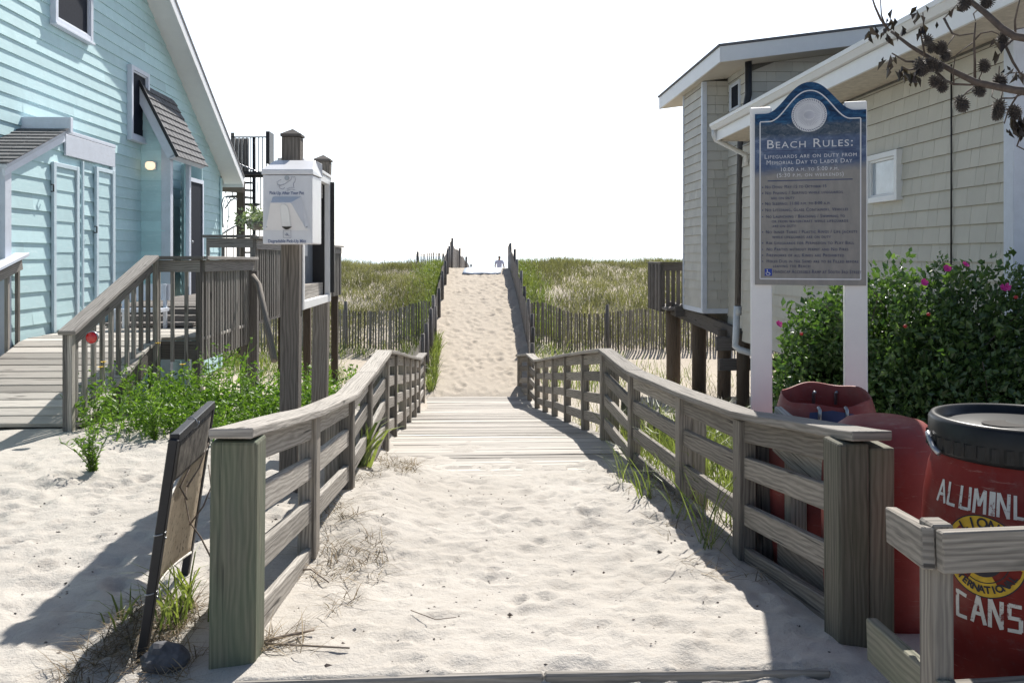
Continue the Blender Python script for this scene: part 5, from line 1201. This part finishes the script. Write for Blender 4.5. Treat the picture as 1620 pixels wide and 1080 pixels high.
# greener belts along path fences, at the fence feet and in the hollow
nearp = lambda x, y: ((x > -2.0) & (x < -1.1)) | ((x > 1.6) & (x < 2.9))
P = np.concatenate([gpts(9000, -2.6, -1.05, 23, 34.5, lambda x, y: rng.random(len(x)) < np.exp(-((x + 1.1) / .55) ** 2)), gpts(8000, 1.55, 3.2, 23, 34.5, lambda x, y: rng.random(len(x)) < np.exp(-((x - 1.6) / .6) ** 2))])
V, Q, T3 = blades(P, .36, .018, .55); t = np.clip(rng.normal(.5, .3, len(P)), 0, 1)
o = np_mesh('fence_side_grass', V, [Q, T3], np.concatenate([t, t, t]), M['green_grass']); tag(o, kind='stuff', label='taller green grass along the dune path fences', cat='grass')
P = np.concatenate([gpts(6500, -9, -1.1, 18.5, 22.6, lambda x, y: rng.random(len(x)) < sst(fbm(x, y, .6, 3) + .45 * sst(y, 20, 22.4) , .0, .4)),
                    gpts(3800, 1.5, 10, 17.5, 22.5, lambda x, y: rng.random(len(x)) < .9 * np.exp(-((x - 1.7) / 1.6) ** 2) + .3 * sst(fbm(x, y, .8, 3), .0, .4)),
                    gpts(2600, -2.2, -1.05, 10, 18.5, lambda x, y: rng.random(len(x)) < .8 * sst(fbm(x, y, .9, 3), -.2, .3)),
                    gpts(450, -.92, -.74, 18.3, 22.5, lambda x, y: x < 9)])
V, Q, T3 = blades(P, .34, .016, .6); t = np.clip(rng.normal(.5, .3, len(P)), 0, 1)
o = np_mesh('hollow_grass', V, [Q, T3], np.concatenate([t, t, t]), M['green_grass']); tag(o, kind='stuff', label='loose green grass in the sandy hollow before the slat fences', cat='grass')
P = gpts(5200, 1.55, 8, 7.8, 20, lambda x, y: rng.random(len(x)) < .22 + .6 * sst(fbm(x, y, .7, 3), -.1, .3))
V, Q, T3 = blades(P, .30, .010, .7); t = np.clip(rng.normal(.6, .3, len(P)), 0, 1)
o = np_mesh('sparse_grass', V, [Q, T3], np.concatenate([t, t, t]), M['dune_grass']); tag(o, kind='stuff', label='sparse yellowish grass on the sand under the raised house', cat='grass')
# tall green grass just outside the right fence
P = gpts(1500, 1.52, 2.5, 5.3, 9.6, lambda x, y: rng.random(len(x)) < .25 + .75 * sst(fbm(x, y, 1.4, 3), -.15, .25))
V, Q, T3 = blades(P, .50, .011, .7); t = np.clip(rng.normal(.55, .3, len(P)), 0, 1)
o = np_mesh('tall_grass', V, [Q, T3], np.concatenate([t, t, t]), M['green_grass']); tag(o, kind='stuff', label='tall bright green grass behind the right railing', cat='grass')

# bright weeds in front of the wooden deck
def weeds(cx, cy, rx, ry, n_st, hmax, leaf, seed, nl=26):
    th = rng.uniform(0, 2 * np.pi, n_st); r = np.sqrt(rng.random(n_st)); X = cx + rx * r * np.cos(th); Y = cy + ry * r * np.sin(th); Zg = ground_z(X, Y) - .02
    H = hmax * (1 - .55 * r ** 2) * rng.uniform(.65, 1.1, n_st); lx = rng.normal(0, .18, (n_st, 2)) + np.stack([np.cos(th), np.sin(th)], 1) * (.25 * r)[:, None]
    P = []; D = []
    for i in range(n_st):
        f = rng.uniform(.12, 1, nl); q = np.stack([X[i] + lx[i, 0] * H[i] * f, Y[i] + lx[i, 1] * H[i] * f, Zg[i] + H[i] * f], 1); P.append(q + rng.normal(0, .012, (nl, 3))); a = rng.uniform(0, 2 * np.pi, nl); D.append(np.stack([np.cos(a), np.sin(a), rng.uniform(.0, .9, nl)], 1))
    return np.concatenate(P), unit(np.concatenate(D)), (X, Y, Zg, H, lx)
wl = [(-3.0, 8.25, .55, .55, 75, .62, .05), (-2.35, 8.7, .6, .6, 95, .72, .05), (-2.0, 7.8, .55, .5, 75, .5, .055), (-2.75, 7.65, .45, .4, 45, .42, .045), (-1.75, 8.9, .5, .55, 60, .55, .045), (-1.45, 8.0, .35, .5, 45, .42, .05), (-1.5, 9.9, .4, .7, 50, .6, .05), (-3.25, 9.1, .3, .5, 30, .6, .045)]
P, D, LS, ST = [], [], [], []
for c in wl:
    p, d, st_ = weeds(*c, 0); P.append(p); D.append(d); LS.append(np.full(len(p), c[6])); ST.append(st_)
P = np.concatenate(P); D = np.concatenate(D); V, F = leaf_arrays(P, D, np.concatenate(LS), .42)
t = np.tile(np.clip(rng.normal(.5, .27, len(P)), 0, 1), 2)
o = np_mesh('weed_patch', V, [F], t, M['weed']); tag(o, kind='stuff', label='bright green leafy weeds before the wooden deck', cat='weeds')
SP = np.concatenate([np.stack([s_[0], s_[1], s_[2]], 1) for s_ in ST]); SH = np.concatenate([s_[3] for s_ in ST])
V, Q, T3 = blades(SP, 1, .01, .2); base = np.repeat(SP[:, 2], 7); V[:, 2] = base + (V[:, 2] - base) * np.repeat(SH, 7)
o = np_mesh('weed_stems', V, [Q, T3], rng.random(len(Q) + len(T3)), M['weed']); tag(o, kind='stuff', label='upright green stems among the leafy weeds', cat='weeds')
for i, (px, py, d, lb) in enumerate(((164, 573, 8.3, 'yellow flower near the red reflector in the weeds'), (159, 581, 8.2, 'small yellow flower just below another beside the ramp pickets'), (209, 621, 7.9, 'yellow flower low in the middle of the weeds'), (205, 638, 7.7, 'lowest yellow flower in front of the weeds'), (250, 543, 8.9, 'highest yellow flower against the deck pickets'), (289, 577, 8.6, 'yellow flower at the right part of the weeds'))):
    p = at(px, py, d); bz = gz(p.x, p.y); T = thing('wild_flower', (p.x, p.y, bz), lb, 'flower', 'yellow flowers in the weeds')
    s = MB(); s.tube([(p.x + .02, p.y + .04, bz), (p.x + .01, p.y + .01, (p.z + bz) / 2), p], .004, 5); s.build('stem', M['stem'], T)
    s = MB()
    for k in range(9):
        a = k * .698; e = Vector((math.cos(a), math.sin(a), .25)); sd_ = Vector((-math.sin(a), math.cos(a), 0)); s.add([p, p + e * .018 + sd_ * .009, p + e * .034, p + e * .018 - sd_ * .009], [(0, 1, 2, 3)])
    s.lathe([(0, .012), (.009, .008), (.011, 0), (0, -.006)], p, 8); s.build('blossom', M['yellow_flower'], T)
# feathery sprig on its own in the sand
def sprig(name, x, y, h, nst, leaf, n_l, mat, label, cat, spread=.3, aspect=.25, up=.8):
    z = gz(x, y); T = thing(name, (x, y, z), label, cat); s = MB(); P = []; D = []
    for i in range(nst):
        a = rng.uniform(0, 6.28); H = h * rng.uniform(.6, 1.05); dx, dy = math.cos(a) * spread * H * rng.random(), math.sin(a) * spread * H * rng.random()
        pts = [Vector((x + dx * f * f + .01 * math.cos(a), y + dy * f * f + .01 * math.sin(a), z - .03 + H * f)) for f in (0, .35, .7, 1)]; s.tube(pts, [.005, .004, .003, .0015], 5)
        for _ in range(n_l):
            f = rng.uniform(.1, 1); b_ = rng.uniform(0, 6.28); P.append((x + dx * f * f, y + dy * f * f, z - .03 + H * f)); D.append((math.cos(b_), math.sin(b_), up * rng.uniform(.3, 1.2)))
    s.build('stem', M['stem'], T); V, F = leaf_arrays(np.array(P), unit(np.array(D)), leaf, aspect); np_mesh('foliage', V, [F], np.tile(np.clip(rng.normal(.5, .25, len(P)), 0, 1), 2), mat, T); return T
p = at(147, 738, 6.15); sprig('weed_sprig', p.x, p.y, .36, 9, .045, 44, M['weed'], 'feathery green sprig growing alone in sand in front of the weeds', 'weed', .9)
p = at(243, 690, 7.2); sprig('weed_sprig', p.x, p.y, .3, 4, .05, 46, M['weed'], 'thin upright sprig at the front edge of the weed patch', 'weed', .3)
def strap_plant(name, x, y, n_, h, w_, mat, label, cat, lean, grp=None):
    z = gz(x, y); P = np.stack([x + rng.normal(0, .035, n_), y + rng.normal(0, .035, n_), np.full(n_, z - .02)], 1); V, Q, T3 = blades(P, h, w_, lean); t = np.clip(rng.normal(.5, .3, n_), 0, 1)
    o = np_mesh(name, V, [Q, T3], np.concatenate([t, t, t]), mat, loc=(x, y, z)); return tag(o, label, cat, grp)
p = at(578, 738, 6.9); strap_plant('broadleaf_plant', p.x - .03, p.y, 20, .36, .04, M['green_grass'], 'strappy bright green plant growing through the left railing', 'plant', .75)
for px, py, d, n_, h, lb in ((1020, 775, 5.9, 18, .36, 'long bladed grass clump at the right railing where the deck boards begin'), (1066, 830, 5.35, 10, .28, 'grass clump at the right railing with drooping yellowed tips'), (1118, 880, 4.75, 14, .5, 'sparse upright grass clump closest to the doubled post'), (985, 745, 6.5, 18, .3, 'fine grass clump farthest along the right railing')):
    p = at(px, py, d); strap_plant('beach_grass_clump', p.x, p.y, n_, h, .009, M['green_grass'], lb, 'grass', .8, 'grass clumps along the right railing')
for px, py, d, n_, h, lb in ((268, 985, 3.55, 30, .24, 'green grass tuft under the black framed panel'), (290, 930, 3.75, 30, .22, 'broad grass tuft behind the black framed panel'), (190, 985, 3.6, 10, .13, 'tiny sparse grass tuft in the shadow left of the framed panel')):
    p = at(px, py, d); z = 0; strap_plant('grass_tuft', p.x, p.y, n_, h, .011, M['green_grass'], lb, 'grass', .75, 'grass tufts round the framed panel')
# dry straw litter
def straw(n_, x0, x1, y0, y1, keep=None):
    P = gpts(n_, x0, x1, y0, y1, keep or (lambda x, y: rng.random(len(x)) < sst(fbm(x, y, 2.2, 3), -.15, .25))); P[:, 2] += .03; return P
P = np.concatenate([straw(1900, -1.42, -.98, 3.0, 3.85), straw(3000, -.92, -.42, 4.2, 8.3), straw(900, -.85, -.5, 3.2, 4.0), straw(900, 1.3, 1.9, 4.8, 7), straw(500, 1.05, 1.4, 4, 7.5)])
V, Q, T3 = blades(P, .10, .0045, 1.8); V = V.reshape(-1, 7, 3); V[:, :, 2] = V[:, :1, 2] + (V[:, :, 2] - V[:, :1, 2]) * .35; V = V.reshape(-1, 3)
t = np.clip(rng.normal(.45, .3, len(P)), 0, 1); o = np_mesh('dry_straw', V, [Q, T3], np.concatenate([t, t, t]), M['straw']); tag(o, kind='stuff', label='dry straw litter along the railing feet', cat='straw')
# pebbles and dark litter specks on the sand
n_ = 1500; X = np.concatenate([rng.uniform(-3.3, -1.1, 800), rng.uniform(-.8, 1.35, 700)]); Y = np.concatenate([rng.uniform(2.5, 7.6, 800), 2.4 + 5.5 * rng.random(700) ** 1.3]); r = rng.uniform(.0018, .0065, n_) * np.where(rng.random(n_) < .05, 2.0, 1)
C = np.stack([X, Y, ground_z(X, Y) + r * .3], 1); oc = np.array([(1, 0, 0), (0, 1, 0), (-1, 0, 0), (0, -1, 0), (0, 0, .7), (0, 0, -.7)], float)
V = (C[:, None] + (oc[None] + rng.normal(0, .25, (n_, 6, 3))) * r[:, None, None] * np.array([1.4, 1, 1])).reshape(-1, 3); fb = np.array([(0, 1, 4), (1, 2, 4), (2, 3, 4), (3, 0, 4), (1, 0, 5), (2, 1, 5), (3, 2, 5), (0, 3, 5)])
F = (np.arange(n_)[:, None, None] * 6 + fb[None]).reshape(-1, 3); m, n, b = new_mat('pebble'); n.links.new(ramp(n, tint(n), [(0, (.04, .035, .03)), (.7, (.16, .12, .10)), (.9, (.5, .48, .45))]), b.inputs['Base Color'])
o = np_mesh('pebbles', V, [F], np.repeat(rng.random(n_), 8), m); tag(o, kind='stuff', label='small dark pebbles and shell bits scattered on sand', cat='pebbles')

# ---------------------------------------------------------------- rose bushes
def bush(cx, cy, blobs, n_leaf, label, flowers, hips):
    z = gz(cx, cy); T = thing('rose_bush', (cx, cy, z), label, 'bush', 'rose bushes beside the shingled house')
    P = []; wsum = sum(b_[3] * b_[4] * b_[5] for b_ in blobs)
    for (x, y, zc2, rx, ry, rz_) in blobs:
        k = int(n_leaf * rx * ry * rz_ / wsum); u = unit(rng.normal(size=(k, 3))); rr = (rng.random(k) ** .45)[:, None]; q = u * rr
        lump = 1 + .3 * fbm(u[:, 0] * 2 + x, u[:, 2] * 2 + u[:, 1], 1.2, 3)[:, None]
        P.append(np.array([x, y, zc2]) + q * lump * np.array([rx, ry, rz_]))
    P = np.concatenate(P); P = P[P[:, 2] > ground_z(P[:, 0], P[:, 1]) + .06]; P = P[fbm(P[:, 0] * 1.0 + P[:, 2] * .7, P[:, 1] + P[:, 2], 3.2, 2) > -.28]
    for _ in range(int(9 * len(blobs))):   # shoots standing out of the mass
        b_ = blobs[rng.integers(len(blobs))]; a = rng.uniform(0, 6.28); r0 = rng.uniform(.3, .95); hh = rng.uniform(.06, .2); f = rng.random(16)
        p0 = np.array([b_[0] + b_[3] * r0 * math.cos(a), b_[1] + b_[4] * r0 * math.sin(a), b_[2] + b_[5] * math.sqrt(max(0, 1 - r0 * r0)) * .95]); d_ = np.array([math.cos(a) * .5 * r0, math.sin(a) * .5 * r0, 1.0])
        P = np.concatenate([P, p0 + d_ * hh * f[:, None] + rng.normal(0, .018, (16, 3))])
    out = unit(P - np.array([cx, cy, z + .5])); D = unit(rng.normal(size=P.shape) + out * .6 + np.array([0, 0, .25]))
    V, F = leaf_arrays(P, D, .043 * np.where(rng.random(len(P)) < .3, 1.35, .92), .62, .2); t = np.clip(rng.normal(.45, .25, len(P)), 0, 1); np_mesh('foliage', V, [F], np.tile(t, 2), M['rose_leaf'], T)
    s = MB()
    for _ in range(26):
        b_ = random.choice(blobs); a = Vector((cx + random.uniform(-.3, .3) * len(blobs) * .5, cy + random.uniform(-.15, .15), z - .05)); e = Vector((b_[0] + random.uniform(-.8, .8) * b_[3], b_[1] + random.uniform(-.8, .8) * b_[4], b_[2] + random.uniform(.0, .8) * b_[5])); md = a.lerp(e, .5) + Vector((random.uniform(-.1, .1), random.uniform(-.1, .1), .1))
        s.tube([a, md, e], [.009, .006, .003], 5)
    s.build('stem', M['bark'], T)
    for px, py, d in flowers:
        c = at(px, py, d); s = MB(); tilt = Vector((random.uniform(-.4, .4), -.8, random.uniform(.2, .9))).normalized(); u_ = tilt.orthogonal().normalized(); v_ = tilt.cross(u_)
        for ring_, rr_, up_ in ((5, .024, .3), (4, .015, .9)):
            for k in range(ring_):
                a = k * 6.283 / ring_ + ring_ + random.uniform(-.2, .2); e = (u_ * math.cos(a) + v_ * math.sin(a) + tilt * up_ * random.uniform(.6, 1.3)); sd_ = (v_ * math.cos(a) - u_ * math.sin(a))
                s.add([c, c + e * rr_ * .6 + sd_ * rr_ * .55, c + e * rr_ + sd_ * rr_ * .3 + tilt * .004, c + e * rr_ - sd_ * rr_ * .3, c + e * rr_ * .6 - sd_ * rr_ * .55], [(0, 1, 2, 3, 4)])
        s.build('flower', M['pink'], T)
    for px, py, d in hips:
        c = at(px, py, d); s = MB(); s.lathe([(0, -.011), (.009, -.008), (.012, 0), (.009, .008), (0, .011)], c, 10); s.build('rose_hip', M['hip'], T)
M['hip'] = mat_flat('rose_hip', (.30, .02, .02), .4)
bush(2.5, 6.2, [(2.36, 6.1, .35, .36, .4, .55), (2.6, 6.3, .66, .40, .38, .55), (2.25, 5.95, .12, .28, .3, .35)], 14000, 'smaller rose bush rising between the two white sign posts', [(1232, 513, 5.7)], [(1268, 528, 5.7)])
bush(3.2, 6.0, [(2.75, 6.0, .76, .42, .4, .67), (3.2, 6.0, .70, .5, .45, .70), (3.0, 5.7, .32, .6, .42, .55), (3.6, 6.0, .77, .45, .45, .70), (3.5, 5.6, .4, .5, .4, .55)], 36000, 'broad dark green rose bush with pink flowers along the shingled wall', [(1498, 425, 5.6), (1527, 419, 5.6), (1587, 456, 5.3), (1593, 454, 5.3), (1462, 447, 5.5)], [(1469, 497, 5.4), (1432, 516, 5.4)])
bush(4.3, 5.9, [(4.0, 5.7, .78, .4, .4, .70), (4.4, 5.9, .82, .5, .5, .72), (4.1, 5.5, .35, .55, .45, .6)], 16000, 'tallest rose bush at the near corner of the shingled house', [], [(1607, 470, 5.2)])
# dead twigs in the gap beneath the bush
T = thing('dead_brush', at(1440, 640, 4.9), 'tangle of bare dead twigs beneath the broad rose bush', 'twigs'); s = MB()
for _ in range(22):
    a = at(random.uniform(1385, 1600), 668, random.uniform(4.4, 5.2)); a.z = gz(a.x, a.y); e = a + Vector((random.uniform(-.45, .45), random.uniform(-.2, .2), random.uniform(.15, .5))); s.tube([a, a.lerp(e, .5) + Vector((random.uniform(-.08, .08), 0, .08)), e], [.004, .003, .0015], 5)
s.build('twig', M['stick'], T)

# ---------------------------------------------------------------- bare branch tree with dry cones
T = thing('cone_tree', (3.35, 2.75, 0), 'leaning bare branches hung with dark dry cones over the barrels', 'tree')
s = MB(); s.tube([(3.35, 2.75, -.2), (3.32, 2.74, 1.0), (3.22, 2.74, 1.9), (3.15, 2.72, 2.7), (3.2, 2.7, 3.6)], [.09, .08, .07, .055, .03], 12); s.build('trunk', M['bark'], T)
def br(pl, d0, d1, r0, r1, start=None, parent=None):
    s = MB(); n_ = len(pl); pts = [at(px, py, d0 + (d1 - d0) * i / (n_ - 1)) for i, (px, py) in enumerate(pl)]
    if start is not None: pts = [Vector(start)] + pts
    k = len(pts); s.tube(pts, [r0 + (r1 - r0) * i / (k - 1) for i in range(k)], 8); return s.build('branch', M['bark'], parent or T)
D0 = 2.8
br([(1640, 148), (1600, 142), (1545, 131), (1508, 113), (1478, 96), (1440, 73), (1410, 50)], 2.75, 2.95, .015, .0045, (3.2, 2.74, 2.05))
br([(1640, 64), (1605, 58), (1585, 45), (1560, 22), (1535, 2), (1520, -14)], 2.7, 2.85, .014, .007, (3.16, 2.72, 2.5))
CR = lambda x, y: (1340 + x / 4.5, y / 4.5)
for pl, r in (([(300, 220), (240, 140), (200, 50), (180, -10)], .006), ([(275, 190), (245, 110), (238, 0)], .004), ([(310, 215), (330, 170), (340, 130)], .003), ([(555, 400), (540, 320), (525, 240), (525, 190)], .0045), ([(555, 330), (550, 250), (545, 180), (540, 90)], .004),
              ([(480, 440), (420, 440), (370, 410), (320, 380)], .005), ([(490, 490), (440, 500), (390, 480)], .004), ([(630, 510), (700, 575), (760, 600), (880, 605), (960, 590)], .007), ([(760, 600), (755, 500), (770, 410)], .0035), ([(910, 590), (910, 450), (905, 290), (915, 160)], .006), ([(905, 290), (950, 240), (1030, 225), (1080, 245)], .004),
              ([(905, 300), (830, 350), (775, 395)], .003), ([(690, 130), (720, 190), (750, 240), (800, 255), (900, 240)], .005), ([(700, 125), (745, 75), (790, 25)], .0025), ([(770, 245), (740, 290), (710, 335)], .003), ([(1090, 620), (1080, 540), (1085, 470)], .0035), ([(980, 610), (940, 560), (965, 510)], .0035), ([(900, 620), (850, 660), (815, 700)], .004), ([(1180, 280), (1130, 330), (1180, 440), (1230, 520), (1270, 545)], .007),
              ([(1230, 520), (1160, 520), (1130, 550)], .003), ([(1200, 270), (1195, 150), (1215, 60), (1230, 0)], .005), ([(1195, 210), (1260, 200)], .003), ([(1110, 620), (1100, 690), (1090, 730)], .004), ([(1240, 640), (1200, 700), (1150, 780), (1120, 880)], .005), ([(1100, 700), (1180, 700), (1260, 670)], .004), ([(1200, 870), (1240, 960), (1210, 1040), (1270, 1070)], .005), ([(1040, 640), (1030, 690), (1070, 715)], .0025), ([(1180, 290), (1110, 320), (1050, 340)], .0035), ([(940, 60), (900, 100), (915, 150)], .003)):
    br([CR(*p) for p in pl], D0 + .06, D0 + .02, r * .8, r * .4)
M['cone'] = mat_flat('dry_cone', (.085, .075, .07), .65, 0, .5, 120)
s = MB(); nsc = 90
for k in range(nsc):
    zz_ = 1 - 2 * (k + .5) / nsc; th = k * 2.39996; rr = math.sqrt(1 - zz_ * zz_); e = Vector((rr * math.cos(th), rr * math.sin(th), zz_)); e2 = (e + Vector((0, 0, .35))).normalized(); sd_ = e2.cross(Z).normalized(); up = sd_.cross(e2)
    sc_ = Vector((1, 1, 1.15)); p0 = Vector((e.x * .012, e.y * .012, e.z * .015)); p1 = p0 + e2 * .0115
    s.add([p0 - sd_ * .004, p0 + sd_ * .004, p1 + sd_ * .0026 + up * .001, p1 + e2 * .004, p1 - sd_ * .0026 + up * .001, (p0 + p1) / 2 + up * .003], [(0, 1, 5), (1, 2, 5), (2, 3, 5), (3, 4, 5), (4, 0, 5), (4, 3, 2, 1, 0)])
s.lathe([(0, -.018), (.009, -.013), (.0135, 0), (.009, .014), (0, .018)], (0, 0, 0), 10)
cone0 = None
for x, y, sc_ in ((520, 460, 1.25), (600, 460, 1.25), (540, 500, 1.1), (640, 470, 1.2), (665, 340, 1.15), (700, 390, 1.1), (575, 285, 1.0), (625, 580, 1.1), (680, 615, 1.1), (975, 470, 1.15), (940, 640, 1.25), (815, 740, 1.45), (1090, 575, 1.25), (1085, 760, 1.3), (1075, 810, 1.2), (840, 20, 1.35), (1000, 10, 1.3), (1110, 275, 1.1), (1190, 800, 1.3), (600, 340, .9)):
    p = at(*CR(x, y), D0 + .03)
    if cone0 is None: o = cone0 = s.build('cone', M['cone'], T); base0 = o.data; base0.transform(Matrix.Translation(ORIG[T.name]))
    else: o = cone0.copy(); COL.objects.link(o); o.parent = T
    o.location = p - ORIG[T.name]; o.rotation_euler = (random.uniform(-.6, .6) + R(180), random.uniform(-.6, .6), random.uniform(0, 6)); o.scale = (sc_ * .74,) * 3
M['dead_leaf'] = mat_leaf('dead_leaf', (.014, .012, .012), (.06, .045, .042), .12)
P = []; D = []
for x, y, n_ in ((310, 130, 7), (180, 200, 8), (265, 240, 5), (520, 90, 7), (560, 180, 7), (300, 400, 7), (375, 480, 8), (455, 540, 3), (490, 500, 5), (770, 15, 3), (1155, 480, 5), (1180, 860, 14), (1230, 900, 12), (370, 190, 4), (1240, 520, 6), (1060, 300, 6)):
    c = at(*CR(x, y), D0 + .03)
    for _ in range(n_): P.append(np.array(c) + rng.normal(0, .012, 3)); D.append(np.array([rng.normal(0, .5), rng.normal(0, .4), -1.0]))
V, F = leaf_arrays(np.array(P), unit(np.array(D)), .036, .42, .5); np_mesh('dead_leaves', V, [F], np.tile(rng.random(len(P)), 2), M['dead_leaf'], T)
